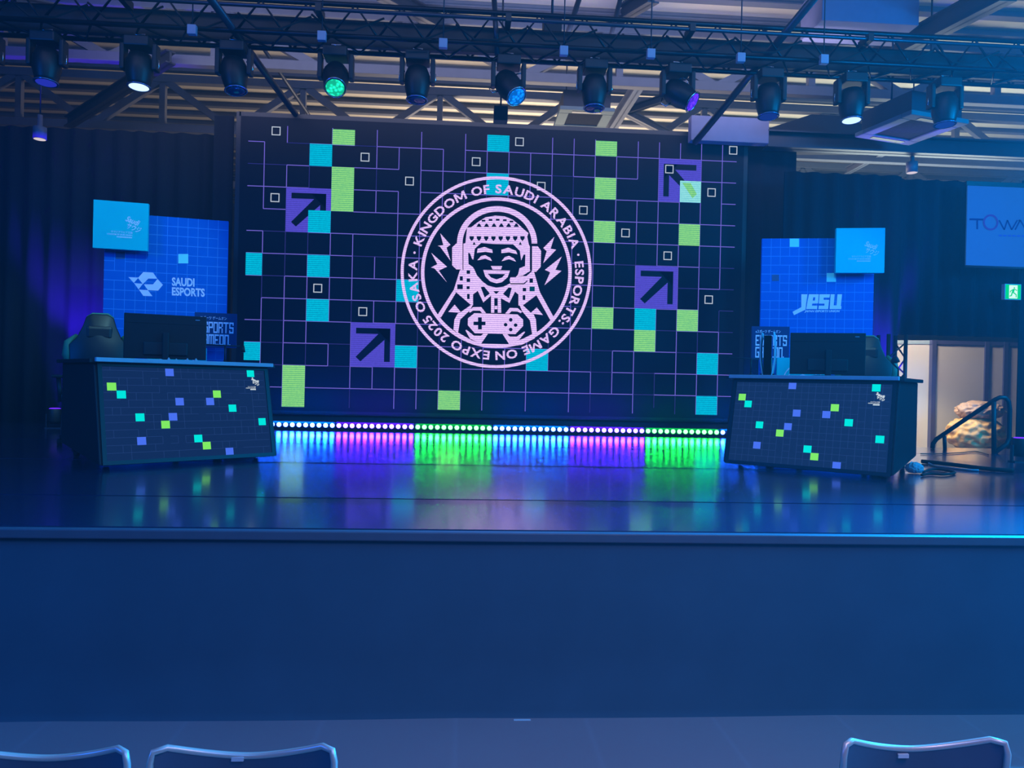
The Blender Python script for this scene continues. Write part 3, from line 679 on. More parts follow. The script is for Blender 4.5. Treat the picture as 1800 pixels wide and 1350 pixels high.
MB().box((-.06, -.1, 0), (.06, .1, .02), bev=.006).build('foot', BLACK, root)

# controllers: thin shelf-like lamp bars in front of title boards
for side, T, lx, ly, lab in (('L', TL_, .58, .75, 'thin black microphone arm standing on left desk beside monitor'), ('R', TR_, -.72, .65, 'thin black microphone arm standing on right desk behind console')):
    p = T @ Vector((lx, ly, 0)); root = thing('microphone_arm', lab, 'microphone arm', (p.x, p.y, DT), 0, 'microphone arms on the desks')
    MB().lathe([(.045, 0), (.045, .012), (.012, .02), (.012, .04)], None, None, 16).build('base', BLACK, root)
    MB().tube([(0, 0, .02), (0, 0, .175)], .008).build('pole', BLACK, root)
    s = 1
    MB().tube([(.16, 0, .17), (0, 0, .175), (-.22, 0, .18)], .006).build('boom', STEEL, root)
    MB().tube([(.16, 0, .175), (.17, -.01, .115)], [.016, .02], n=12).build('microphone', BLACK, root)

# gaming chairs
def seat_chair(T, lx, ly, yaw, label):
    p = T @ Vector((lx, ly, 0)); root = thing('gaming_chair', label, 'gaming chair', (p.x, p.y, ST), yaw, 'gaming chairs behind the desks')
    GRN = mat('green_chair_trim', (60, 130, 105), .55); LEA = mat('black_leatherette', (15, 15, 20), .45)
    def shell(prof, depth, y0, lean, m, name, par, zoff=0, bulge=.03):
        vs = []; fs = []; n = len(prof)
        for side_, yy in ((0, 0), (1, depth)):
            for x, z in prof: vs.append((x, y0+yy-(z-.5)*lean, z+zoff))
        c0 = len(vs); zc_ = sum(z for _, z in prof)/n
        vs.append((0, y0-bulge-(zc_-.5)*lean, zc_+zoff)); vs.append((0, y0+depth+bulge-(zc_-.5)*lean, zc_+zoff))
        for i in range(n):
            j = (i+1) % n; fs += [(i, j, c0), (j+n, i+n, c0+1), (j, i, i+n, j+n)]
        mb = MB(); mb.add(vs, fs, None, None, True); return mb.build(name, m, par, bevel=.01)
    back = [(-.17, .52), (.17, .52), (.25, .75), (.27, 1.0), (.20, 1.08), (.15, 1.2), (.125, 1.29), (.07, 1.325), (-.07, 1.325), (-.125, 1.29), (-.15, 1.2), (-.20, 1.08), (-.27, 1.0), (-.25, .75)]
    b = shell(back, .09, -.28, .12, LEA, 'backrest', root)
    for s in (-1, 1):
        MB().tube([(s*.25, -.30+.02, .75), (s*.285, -.25-.04, .9), (s*.28, -.24-.06, 1.02), (s*.21, -.3-.05, 1.1)], [.025, .05, .04, .02], n=10).build('side_wing', GRN, b)
    MB().tube([(-.12, -.345, 1.29), (-.07, -.35, 1.33), (.07, -.35, 1.33), (.12, -.345, 1.29)], .012).build('top_trim', GRN, b)
    MB().box((-.15, -.17, .62), (.15, -.08, .82), bev=.04).build('lumbar_cushion', LEA, root)
    MB().box((-.12, -.31, 1.06), (.12, -.24, 1.2), bev=.03).build('headrest_cushion', LEA, root)
    MB().box((-.27, -.25, .42), (.27, .27, .52), bev=.035).build('seat', LEA, root)
    for s in (-1, 1):
        a = MB().tube([(s*.3, 0, .42), (s*.32, 0, .66)], .02).build('armrest', BLACK, root); MB().box((s*.32-.045, -.13, .66), (s*.32+.045, .14, .69), bev=.01).build('arm_pad', PLASTIC, a)
    MB().tube([(0, 0, .1), (0, 0, .42)], .03).build('gas_post', STEEL, root)
    for k_ in range(5):
        a = 2*math.pi*k_/5; l_ = MB().tube([(0, 0, .12), (.3*math.cos(a), .3*math.sin(a), .075)], [.03, .018]).build('base_arm', BLACK, root)
        MB().tube([(.3*math.cos(a)-.02, .3*math.sin(a), .03), (.3*math.cos(a)+.02, .3*math.sin(a), .03)], .03, n=12).build('wheel', RUBBER, l_)
    return root
# placed by where their headrests stand
pl = at(170, 600, 7.65); pr = at(1524, 620, 7.9)
cl = seat_chair(Matrix.Identity(4), pl.x, pl.y, .36+math.pi, 'black and green gaming chair behind left desk, beside left monitor')
cr = seat_chair(Matrix.Identity(4), pr.x, pr.y, -.5+math.pi, 'black and green gaming chair behind right desk, mostly hidden by right monitor')
tag(children(cl)[0], 'black tapering backrest with grey green wings')

# ------------------------------------------------------------------ curtains
def curtain(name, label, x0, x1, Y, z0, z1, m, amp=.05, lam=.28, seed=1, group='black stage curtains'):
    rr = random.Random(seed); n = max(8, int((x1-x0)/.035)); ph = 0; fr = []; 
    for i in range(n+1):
        ph += .035/lam*2*math.pi*rr.uniform(.6, 1.4); fr.append((x0+(x1-x0)*i/n, amp*math.sin(ph)))
    vs = []; fs = []; zs = [z0, z0+(z1-z0)*.5, z1]
    for th in (0, .02):
        for x, a in fr:
            for q_, z in enumerate(zs): vs.append((x-(x0+x1)/2, a*(1.1-.25*q_)+th, z-z0))
    N = n+1; o2 = N*3
    for i in range(n):
        for q_ in range(2):
            a = i*3+q_; fs += [(a, a+3, a+4, a+1), (o2+a, o2+a+1, o2+a+4, o2+a+3)]
        fs += [(i*3, o2+i*3, o2+i*3+3, i*3+3), (i*3+2, i*3+5, o2+i*3+5, o2+i*3+2)]
    mb = MB(); mb.add(vs, fs, None, None, True); o = mb.build(name, m, None, fix=False)
    o.location = ((x0+x1)/2, Y, z0); tag(o, label, 'curtain', group); return o
CUR = mat('black_velvet_curtain', (28, 31, 42), .9, var=.1, scale=20, spec=.15)
xl_ = LX-.12
curtain('stage_curtain', 'black stage curtain left of led wall, lit violet low down', -9.2, at(385, 400, 10.7).x, 10.78, ST, at(200, 226, 10.7).z, CUR, seed=2)
curtain('stage_curtain', 'narrow black curtain strip against left edge of led wall', at(365, 400, 10.45).x, xl_-.03, 10.62, ST, 5.25, CUR, .02, seed=3)
xo = at(1583, 650, 9.9).x; xq = at(1790, 650, 9.9).x
curtain('stage_curtain', 'black curtain strip between led wall and right grid backdrop', LX+23.1*CS+.08, at(1395, 500, 10.6).x, 10.6, ST, 5.15, CUR, .02, seed=4)
curtain('stage_curtain', 'black curtain behind right grid backdrop, left of lit doorway', at(1362, 500, 10.1).x+.05, xo, 9.95, ST+.0, at(1500, 306, 9.95).z, CUR, seed=5)
curtain('stage_curtain', 'black curtain valance hanging above lit doorway on right', xo-.15, xq+.15, 10.08, at(1700, 590, 9.95).z, at(1500, 306, 9.95).z, CUR, seed=6)
curtain('stage_curtain', 'black curtain right of lit doorway, at frame edge', xq+.02, 12.5, 9.9, 0, at(1500, 306, 9.95).z, CUR, seed=7)
spot('curtain_uplight_left', (at(112, 700, 10.0).x, 10.0, ST+.15), (at(135, 400, 10.7).x, 10.75, 3.6), (.06, .0, 1), 2200, 46)
spot('curtain_uplight_right', (at(1580, 700, 9.5).x, 9.55, ST+.15), (at(1572, 430, 9.9).x, 9.95, 3.6), (.05, .0, 1), 3000, 30)
for lab, (px, Y) in (('small black floor uplight at foot of left curtain', (97, 9.8)), ('small black floor uplight at right edge beside handrail', (1796, 7.3))):
    p = at(px, 700, Y); root = thing('floor_uplight', lab, 'uplight', (p.x, Y, ST), 0, 'small floor uplights')
    MB().lathe([(.06, .06), (.08, .1), (.08, .24), (.075, .25)], None, None, 20).build('can', BLACK, root)
    MB().lathe([(.068, .25), (.05, .258)], None, None, 20).build('lens', glow('violet_lens', (90, 30, 255), 2.5), root)
    MB().box((-.1, -.05, 0), (.1, .05, .012)).box((-.1, -.02, 0), (-.088, .02, .18)).box((.088, -.02, 0), (.1, .02, .18)).build('yoke', STEEL, root)

# ------------------------------------------------------------------ right side: booth, handrail, sacks
BW = mat('white_booth_panel', (205, 203, 196), .6, var=.03); AL = mat('booth_aluminium_post', (95, 100, 140), .4, .5)
bc = at(1639, 690, 11.4)
booth = thing('partition_booth', 'white partition booth wall behind doorway on right', 'partition wall', (bc.x, 11.4, 0))
bt = at(1639, 598, 11.4).z
xr_ = at(1800, 650, 11).x-bc.x+.6
p_ = MB().box((.03, 0, .02), (xr_, .04, bt-.05)).build('front_panel', BW, booth)
MB().box((-1.6, .03, .02), (-.0, .07, bt-.05), None, Matrix.Rotation(R(-24), 4, 'Z')).build('side_panel', BW, booth)
xm = [0, at(1733, 650, 11.4).x-bc.x, at(1766, 650, 11.4).x-bc.x]
for x in xm: MB().box((x-.035, -.03, 0), (x+.035, .05, bt)).build('post', AL, booth)
MB().box((-.04, -.02, bt-.06), (xr_, .05, bt)).build('top_rail', AL, booth)
MB().box((-1.6, .02, bt-.06), (0, .08, bt), None, Matrix.Rotation(R(-24), 4, 'Z')).build('top_rail', mat('pale_rail', (150, 175, 185), .5), booth)

# backstage landing (same height as the deck) carrying rail
def PD(px, py): return onz(px, py, ST)
rail = thing('stair_handrail', 'black tubular stair handrail sloping down left at back of stage', 'handrail', tuple(PD(1747, 797)))
rl = rail.location
YR = rl.y
def rp(px, py, Y): p = at(px, py, Y); return (p.x-rl.x, p.y-rl.y, p.z-rl.z)
pts = [rp(1639, 788, YR+.55), rp(1640, 780, YR+.54), rp(1646, 772, YR+.52), rp(1700, 735, YR+.25), rp(1750, 702, YR+.02), rp(1758, 698.5, YR), rp(1767, 699, YR), rp(1773, 706, YR), rp(1775, 720, YR), rp(1774, 770, YR), rp(1770, 780, YR), rp(1747, 797, YR)]
MB().tube(pts, .026, n=10).build('rail', BLACK, rail)
MB().tube([rp(1747, 706, YR+.01), (0, 0, 0)], .026, n=10).build('post', BLACK, rail)
q = PD(1660, 790); MB().tube([rp(1660, 766, YR+.45), (q.x-rl.x, YR+.45-rl.y, 0)], .022, n=10).build('post', BLACK, rail)

# wrapped sacks on a cart
SK = mat('tan_wrapped_fabric', (214, 176, 112), .5, var=.35, scale=9, bump=.9)
def blob(name, px, py, Y, rx, ry, rz, label, m, seed, grp=None):
    p = at(px, py, Y); bm = bmesh.new(); bmesh.ops.create_icosphere(bm, subdivisions=5, radius=1)
    rr = random.Random(seed); ks = [(Vector((rr.uniform(-1, 1), rr.uniform(-1, 1), rr.uniform(-1, 1))).normalized()*rr.uniform(4, 15), rr.uniform(0, 6), rr.uniform(.015, .04)) for _ in range(22)]
    for v in bm.verts:
        d = 1+sum(abs(math.sin(v.co.dot(k_)+ph))*a_ for k_, ph, a_ in ks)-.35
        v.co = Vector((v.co.x*rx*d, v.co.y*ry*d, max(v.co.z*d, -.8)*rz))
    me = bpy.data.meshes.new(name); bm.to_mesh(me); bm.free(); me.materials.append(m)
    for f in me.polygons: f.use_smooth = True
    o = bpy.data.objects.new(name, me); COL.objects.link(o); o.location = p; tag(o, label, 'sack', grp); return o
s1 = blob('wrapped_sack', 1715, 763, 10.7, .43, .3, .27, 'large golden tan wrapped fabric bundle, lower of two', SK, 4, 'wrapped fabric bundles behind the handrail')
s2 = blob('wrapped_sack', 1722, 722, 10.7, .34, .25, .145, 'smaller greyish tan wrapped bundle lying on the larger', mat('grey_tan_wrapped_fabric', (176, 150, 128), .5, var=.35, scale=9, bump=.9), 8, 'wrapped fabric bundles behind the handrail')
cz_ = s1.location.z-.24; cart = thing('low_cart', 'low grey cart carrying tan bundles behind handrail', 'cart', (s1.location.x, 10.7, 0))
MB().box((-.42, -.3, cz_-.04), (.42, .3, cz_)).build('platform', mat('cart_grey', (120, 120, 135), .6), cart, bevel=.01)
MB().box((-.42, -.29, .1), (.42, .29, cz_-.05)).build('box_body', mat('cart_pale_box', (165, 155, 160), .6), cart)
for x in (-.35, .35):
    for y in (-.24, .24): MB().tube([(x-.02, y, .05), (x+.02, y, .05)], .05, n=14).build('wheel', RUBBER, cart)
MB().tube([rp(1717, 790, YR+.3), rp(1717, 764, YR+.3), rp(1745, 766, YR+.3)], .01).v
p = at(1770, 780, 10.95)
bn = thing('equipment_crate', 'dark equipment crate behind handrail at right of doorway', 'crate', (p.x, 10.95, 0))
MB().box((-.15, -.2, 0), (.15, .2, p.z+.08)).build('body', mat('dark_grey_crate', (50, 52, 66), .6), bn, bevel=.01)
MB().box((-.15, -.2, p.z+.08), (.15, .2, p.z+.11)).build('lid', mat('pale_lid', (140, 140, 160), .5), bn)
p = at(1786, 768, 9.8)
# cables lying on deck by the right desk
def cable(label, pts, r, m):
    P_ = [PD(*q_) for q_ in pts]; c = P_[0].copy(); mb = MB()
    fine = []
    for i in range(len(P_)-1):
        a0 = P_[max(i-1, 0)]; a1 = P_[i]; a2 = P_[i+1]; a3 = P_[min(i+2, len(P_)-1)]
        for t_ in range(6):
            u = t_/6; fine.append(.5*((2*a1)+(-a0+a2)*u+(2*a0-5*a1+4*a2-a3)*u*u+(-a0+3*a1-3*a2+a3)*u**3)-c+Vector((0, 0, r+.003)))
    fine.append(P_[-1]-c+Vector((0, 0, r+.003)))
    mb.tube(fine, r, n=6); o = mb.build('cable', m); o.location = c; tag(o, label, 'cable', 'cables on the deck by the right desk'); return o
cable('thick black cable curving from right desk toward handrail', [(1620, 815), (1650, 818), (1690, 823), (1740, 829), (1782, 832)], .02, RUBBER)
cable('thin grey cable crossing deck in front of bundles', [(1618, 799), (1650, 799), (1690, 797), (1715, 795), (1738, 801)], .006, STEEL)
cable('looped black cable lying in front of thick cable', [(1622, 833), (1640, 828), (1665, 830), (1678, 834), (1660, 837), (1635, 836), (1620, 838)], .012, RUBBER)
cable('pale cable bundle lying beside thick black cable', [(1626, 812), (1640, 820), (1665, 824), (1700, 828), (1720, 829)], .009, mat('grey_cable', (150, 150, 165), .5))
# crumpled white cloth under right desk side
p = PD(1607, 832); mb = MB(); o = blob('cloth_scrap', 1607, 828, p.y, .07, .06, .05, 'small crumpled white cloth on deck beside right desk', mat('white_cloth', (175, 180, 190), .8, bump=.5), 12); o['category'] = 'cloth'; o.location = (p.x, p.y, ST+.045)
# truss column at doorway left
pt_ = at(1591, 650, 9.55)
col_ = thing('truss_column', 'black truss column at left side of lit doorway', 'truss column', (pt_.x, 9.55, ST))
for x, y in ((0, 0), (-.24, 0), (0, .24), (-.24, .24)): MB().tube([(x, y, 0), (x, y, 1.47)], .025).build('chord', TRUSS, col_)
mb = MB()
for i in range(3):
    z = .1+i*.42; mb.tube([(0, 0, z), (-.24, 0, z+.21), (0, 0, z+.42)], .012); mb.tube([(0, .24, z), (0, 0, z+.21), (0, .24, z+.42)], .012)
mb.build('lacing', TRUSS, col_)
# clip lamp on right desk's far end
p = TR_ @ Vector((.60, .62, 0)); root = thing('clip_lamp', 'small black clip lamp at far end of right desk', 'lamp', (p.x, p.y, DT), -.3)
MB().tube([(0, 0, 0), (0, 0, .08), (-.06, 0, .14)], .008).build('arm', BLACK, root); MB().lathe([(.012, 0), (.03, .03), (.035, .06)], None, Matrix.Translation((-.06, 0, .14)) @ Matrix.Rotation(R(60), 4, 'Y'), 12).build('head', STEEL, root)
MB().box((-.03, -.03, 0), (.03, .03, .015)).build('clip', BLACK, root)

# projection screen and exit sign on the right curtain
ya = 9.75; a = at(1701, 326, ya); b = at(1698, 466, ya)
root = thing('projection_screen', 'pale blue lit projection screen at upper right with TOWA lettering', 'projection screen', (a.x, ya, b.z))
Wp = 2.4; Hp = a.z-b.z
MB().box((0, 0, 0), (Wp, .02, Hp)).build('fabric', mat('projected_screen', (60, 108, 150), .9, var=.02, spec=.1, emit=.2), root)
MB().box((-.02, -.01, Hp), (Wp+.02, .05, Hp+.06)).build('roller_case', BLACK, root); MB().tube([(0, .01, -.015), (Wp, .01, -.015)], .015).build('bottom_bar', STEEL, root)
g = MB(); LTX = mat('screen_dark_letter', (20, 50, 110), .9, emit=.15); RDX = mat('screen_purple_ring', (85, 60, 130), .9, emit=.15)
def tp(px, py): p = at(px, py, ya); return (p.x-root.location.x, -.004, p.z-root.location.z)
def stroke(p0, p1, w_, m):
    p0 = Vector(tp(*p0)); p1 = Vector(tp(*p1)); d = (p1-p0).normalized(); n_ = Vector((-d.z, 0, d.x))*w_/2; g.add([p0-n_, p1-n_, p1+n_, p0+n_], [(0, 1, 2, 3)], m)
stroke((1704, 385.5), (1728, 386), .026, LTX); stroke((1717.5, 387), (1717.5, 403), .024, LTX)
c = Vector(tp(1741, 391)); ro = .112
vs = []; 
for i in range(40): a_ = 2*math.pi*i/40; vs += [(c.x+ro*math.cos(a_), -.005, c.z+ro*math.sin(a_)), (c.x+(ro-.028)*math.cos(a_), -.005, c.z+(ro-.028)*math.sin(a_))]
g.add(vs, [(2*i, 2*i+1, (2*i+3) % 80, (2*i+2) % 80) for i in range(40)], RDX)
for s0, s1 in (((1756, 387), (1765, 404)), ((1765, 404), (1770.5, 387)), ((1770.5, 387), (1778, 404)), ((1778, 404), (1788, 387)), ((1784, 404), (1793, 387)), ((1793, 387), (1803, 404)), ((1793, 387), (1790, 388))): stroke(s0, s1, .02, LTX)
for i in range(7): stroke((1755+i*8, 414+i*.2), (1761+i*8, 414.1+i*.2), .022, mat('screen_faint_letter', (38, 80, 160), .9, emit=.25))
g.build('lettering', LTX, root, fix=False)
ye_ = 9.80; a = at(1768, 500, ye_); b = at(1794, 526, ye_)
root = thing('exit_sign', 'lit green emergency exit sign with running figure on right curtain', 'exit sign', (a.x, ye_, b.z))
We = b.x-a.x; He = a.z-b.z
MB().box((-.01, .003, -.01), (We+.01, .07, He+.01), bev=.004).build('housing', WHITE, root)
g = MB(); GE = glow('exit_green', (0, 200, 110), 1.1); WE = glow('exit_white', (215, 255, 235), 1)
def eq(pts, m, y_): g.add([(u*We, y_, v*He) for u, v in pts], [tuple(range(len(pts)))], m)
eq([(0, 0), (1, 0), (1, 1), (0, 1)], GE, 0); eq([(.22, .04), (.78, .04), (.78, .96), (.22, .96)], WE, -.002)
for p_ in ([(.52, .72), (.60, .72), (.60, .82), (.52, .82)], [(.38, .42), (.52, .40), (.60, .70), (.46, .70)], [(.50, .40), (.66, .28), (.66, .12), (.72, .12), (.72, .32), (.56, .46)], [(.38, .44), (.34, .26), (.24, .22), (.24, .16), (.40, .2), (.46, .42)], [(.56, .66), (.74, .56), (.76, .62), (.6, .7)], [(.46, .68), (.3, .58), (.26, .46), (.32, .45), (.36, .55), (.48, .6)]): eq(p_, GE, -.004)
g.build('sign_face', GE, root, fix=False)
MB().box((We*.3, .07, He*.3), (We*.7, .14, He*.7)).build('wall_bracket', STEEL, root)

# ------------------------------------------------------------------ lighting truss and moving heads
TY = 8.3
pa = at(900, 112, TY); tz = pa.z+.12
troot = thing('lighting_truss', 'long black box truss across stage carrying moving lights', 'truss', (0, TY, tz))
for y, z in ((-.2, 0), (.2, 0), (-.2, .34), (.2, .34)):
    MB().tube([(-9.5, y, z), (10.5, y, z)], .028).build('chord', TRUSS, troot)
for y, nm in ((-.2, 'front_lacing'), (.2, 'rear_lacing')):
    mb = MB(); x = -9.5
    while x < 10.3: mb.tube([(x, y, 0), (x+.25, y, .34), (x+.5, y, 0)], .014, n=6); x += .5
    mb.build(nm, TRUSS, troot)
mb = MB(); x = -9.5
while x < 10.3: mb.tube([(x, -.2, 0), (x+.25, .2, 0), (x+.5, -.2, 0)], .014, n=6); x += .5
mb.build('bottom_lacing', TRUSS, troot)
mb = MB()
for i in range(26):
    x = -9.4+i*.77; z0 = .06+.03*math.sin(i*2.1)
    mb.tube([(x, -.26, z0+.1), (x+.2, -.28, z0-.06), (x+.45, -.27, z0-.05), (x+.77, -.26, z0+.1)], .012, n=5)
mb.build('hanging_cabling', RUBBER, troot)
MB().box((-9.5, .05, .01), (10.5, .12, .28)).build('truss_dark_fill', BLACK, troot)  # black box added inside the truss to make its band solidly dark
pr_ = at(700, 95, 7.9); pr2 = at(430, 79, 7.9)
root = thing('pipe_batten', 'thin steel pipe batten running along front of lighting truss', 'pipe', (0, 7.9, tz+.18))
MB().tube([(-9, 0, 0), (9.5, 0, 0)], .022, n=8).build('pipe', PIPE, root)
for i in range(9): x = -7.6+i*2; MB().box((x-.03, -.03, -.03), (x+.03, .2, .05)).build('clamp', BLACK, root)

def head_proto(lensm, ring):
    root = thing('moving_light', 'x', 'moving light', (0, 0, 0), 0, 'moving lights hanging under the truss')
    MB().box((-.13, -.12, -.11), (.13, .12, 0), bev=.015).build('base', BLACK, root)
    mb = MB().tube([(-.05, 0, 0), (-.05, 0, .05), (.05, 0, .05), (.05, 0, 0)], .015); mb.build('clamp', CHROME, root)
    for s in (-1, 1): MB().box((s*.17-.025, -.06, -.34), (s*.17+.025, .06, -.06), bev=.015).build('yoke_arm', BLACK, root)
    h = MB(); h.lathe([(.05, .15), (.11, .13), (.14, .05), (.14, -.08), (.115, -.18), (.105, -.22)], None, None, 24)
    hd = h.build('head', PLASTIC, root); hd.location = (0, 0, -.3)
    mb = MB().tube([(.115*math.cos(2*math.pi*i/24), .115*math.sin(2*math.pi*i/24), -.22) for i in range(24)], .008, n=6, closed=True); mb.build('lens_ring', ring, hd)
    MB().lathe([(.1, -.225), (.085, -.232), (.03, -.236)], None, None, 24).build('lens', lensm, hd)
    for s in (-1, 1):
        MB().tube([(s*.14, 0, -.02), (s*.2, 0, .0), (s*.2, 0, .08), (s*.14, 0, .1)], .008, n=6).build('handle', CHROME, hd)
    return root, hd
LG = mat('dim_lens_ring', (120, 140, 190), .2, .8); OFF = mat('unlit_lens', (30, 45, 90), .08)
heads = [(82, 148, None, (40, 50, 190), .8, 0, 'dimly lit violet moving light, second from left edge under truss'),
         (245, 151, None, (190, 225, 255), 1.6, 0, 'moving light with white blue lens pointing down, left part of truss'),
         (411, 158, None, None, 0, 0, 'unlit moving light between white blue one and green one'),
         (590, 150, 'g', (30, 245, 190), 1.5, 48, 'moving light with bright green lens tilted to camera'),
         (733, 171, None, None, 0, 0, 'unlit moving light between green one and bright blue one'),
         (893, 165, 'b', (10, 130, 255), 1.6, 50, 'moving light with bright blue lens, middle of truss'),
         (1044, 184, None, None, 0, 0, 'unlit moving light between bright blue one and violet one'),
         (1190, 178, 'v', (90, 40, 255), 2.0, 50, 'moving light with violet lens, right of middle'),
         (1350, 196, None, (30, 60, 170), .5, 0, 'dim moving light just right of violet one'),
         (1496, 204, None, (190, 225, 255), 1.4, 0, 'moving light with white lens pointing down, right part of truss'),
         (1660, 208, None, (30, 70, 180), .5, 0, 'moving light in blue glow near right edge of truss'),
         (-30, 140, None, None, 0, 0, 'moving light cut by left frame edge')]
for px, py, kd, rgb, kk, tilt, lab in heads:
    lm = glow('head_lens_%d' % px, rgb, kk) if rgb else OFF
    if rgb and kd: 
        lm = bpy.data.materials.new('led_cells'); lm.use_nodes = True; nt = lm.node_tree; nt.nodes.clear(); out = nt.nodes.new('ShaderNodeOutputMaterial'); e = nt.nodes.new('ShaderNodeEmission'); v = nt.nodes.new('ShaderNodeTexVoronoi'); v.inputs['Scale'].default_value = 26
        tc = nt.nodes.new('ShaderNodeTexCoord'); nt.links.new(tc.outputs['Object'], v.inputs['Vector']); mr = nt.nodes.new('ShaderNodeMapRange'); mr.inputs[2].default_value = .6; mr.inputs[3].default_value = kk*1.5; mr.inputs[4].default_value = kk*.35
        nt.links.new(v.outputs['Distance'], mr.inputs[0]); nt.links.new(mr.outputs[0], e.inputs[1]); e.inputs[0].default_value = (*lin(rgb), 1); nt.links.new(e.outputs[0], out.inputs[0])
    root, hd = head_proto(lm, LG if not kd else CHROME)
    root['label'] = lab
    p = at(px, py, TY); root.location = (p.x, TY, tz-.06)
    if kd == 'g': hd.rotation_euler = (R(-38), 0, R(8))
    elif kd == 'b': hd.rotation_euler = (R(-30), R(-28), 0)
    elif kd == 'v': hd.rotation_euler = (R(-25), R(-50), 0)
    elif px == 411: hd.rotation_euler = (R(-6), R(-8), 0)
    else: hd.rotation_euler = (R(-3), 0, 0)

# ------------------------------------------------------------------ roof steel
def beam(label, a, b, w_, h_, m, Ya, Yb, nm='roof_beam', grp='steel members under the roof'):
    A_ = at(*a, Ya); B_ = at(*b, Yb); L = (B_-A_).length; q_ = (B_-A_).to_track_quat('X', 'Z')
    mb = MB(); mb.box((0, -w_/2, -h_/2), (L, w_/2, -h_/2+.02)); mb.box((0, -w_/2, h_/2-.02), (L, w_/2, h_/2)); mb.box((0, -.015, -h_/2), (L, .015, h_/2))
    o = mb.build(nm, m); o.location = A_; o.rotation_mode = 'QUATERNION'; o.rotation_quaternion = q_; return tag(o, label, 'beam', grp)
def pipe(label, a, b, r_, m, Ya, Yb):
    A_ = at(*a, Ya); B_ = at(*b, Yb); mb = MB().tube([(0, 0, 0), B_-A_], r_, n=10)
    o = mb.build('brace_pipe', m); o.location = A_; return tag(o, label, 'pipe', 'slanting brace pipes')
pipe('dark brace pipe slanting down right from top edge, left of green light', (362, -14), (532, 218), .042, PIPE, 7.4, 10.9)
pipe('long blue lit brace pipe slanting down left from top edge, right of violet light', (1440, -14), (1222, 250), .045, PIPE, 7.4, 10.1)
pipe('upright steel pipe dropping from roof to truss at middle', (868, -14), (874, 96), .03, PIPE, 8.2, 8.2)
pipe('slim brace pipe slanting beside left brace pipe', (412, 10), (548, 210), .03, STEEL, 11, 13)
pipe('slim brace pipe between middle and right brace pipes', (1020, -8), (985, 100), .035, STEEL, 9.4, 9.4)
pipe('brace pipe leaning right of middle hanging box', (1092, -8), (1062, 110), .03, STEEL, 9.4, 9.4)
pipe('thin brace pipe at upper right under white beam', (1400, -5), (1310, 90), .03, STEEL, 11, 11)
def roof_truss(label, Y, zb_, zt_, x0, x1, n, m, wd=.14, off=0):
    root = thing('roof_truss', label, 'roof truss', (0, Y, zb_), 0, 'roof trusses running across the hall')
    h = zt_-zb_
    for nm, z in (('bottom_chord', 0), ('top_chord', h)): MB().box((x0, -wd/2, z-.07), (x1, wd/2, z+.07)).build(nm, m, root, bevel=.01)
    dx = (x1-x0)/n
    for i in range(n):
        xa_ = x0+i*dx; mid = xa_+dx/2
        for (ax, az, bx, bz) in ((xa_, 0, mid, h), (mid, h, xa_+dx, 0)):
            a = Vector((ax, 0, az)); b = Vector((bx, 0, bz)); L = (b-a).length; mb = MB(); mb.box((0, -.05, -.06), (L, .05, .06)); o = mb.build('diagonal', m, root); o.location = a; o.rotation_mode = 'QUATERNION'; o.rotation_quaternion = (b-a).to_track_quat('X', 'Z')
        MB().box((mid-.05, -.05, 0), (mid+.05, .05, h)).build('upright', m, root)
    return root
ZT = RZ-.2
roof_truss('steel roof truss just behind lighting truss, at top of picture', 10.9, 6.1, ZT, -11, 12.5, 8, ROOFSTEEL)
roof_truss('steel roof truss seen above led wall top edge', 13.6, 6.0, ZT, -11.6, 13, 10, ROOFSTEEL)
roof_truss('steel roof truss farther back, seen above right curtain', 17.0, 5.9, ZT, -12, 14.5, 10, ROOFSTEEL)
beam('heavy dark beam slanting at upper right corner', (1480, 135), (1775, -20), .2, .26, STEEL, 12.0, 8.0)
beam('heavy beam slanting from truss middle up toward top edge', (1060, 45), (1150, -10), .16, .2, STEEL, 11.5, 9.5)
beam('broad dark beam slanting down right at top left of middle', (670, -15), (850, 82), .16, .2, STEEL, 9.5, 12)
beam('dark beam slanting down right in upper left corner', (30, 12), (290, 62), .2, .22, STEEL, 9.5, 11.0)
beam('steel beam slanting up right of left edge lights', (120, 215), (300, 100), .14, .18, STEEL, 13, 10.5)
beam('long level beam crossing above right curtain', (1345, 246), (1840, 268), .2, .24, STEEL, 10.4, 10.4)
beam('thin diagonal beam below level beam at right', (1490, 300), (1600, 240), .12, .14, ROOFSTEEL, 15.5, 12)
beam('pale diagonal strut rising left of ceiling air conditioner', (1067, 236), (1122, 150), .16, .16, mat('pale_strut', (130, 132, 142), .7), 13.2, 12.2)
beam('dark strut rising right from pale strut', (1098, 196), (1170, 172), .12, .12, STEEL, 12.8, 12.6)
beam('dark strut dropping right from pale strut', (1098, 196), (1180, 238), .12, .12, ROOFSTEEL, 12.8, 13.2)
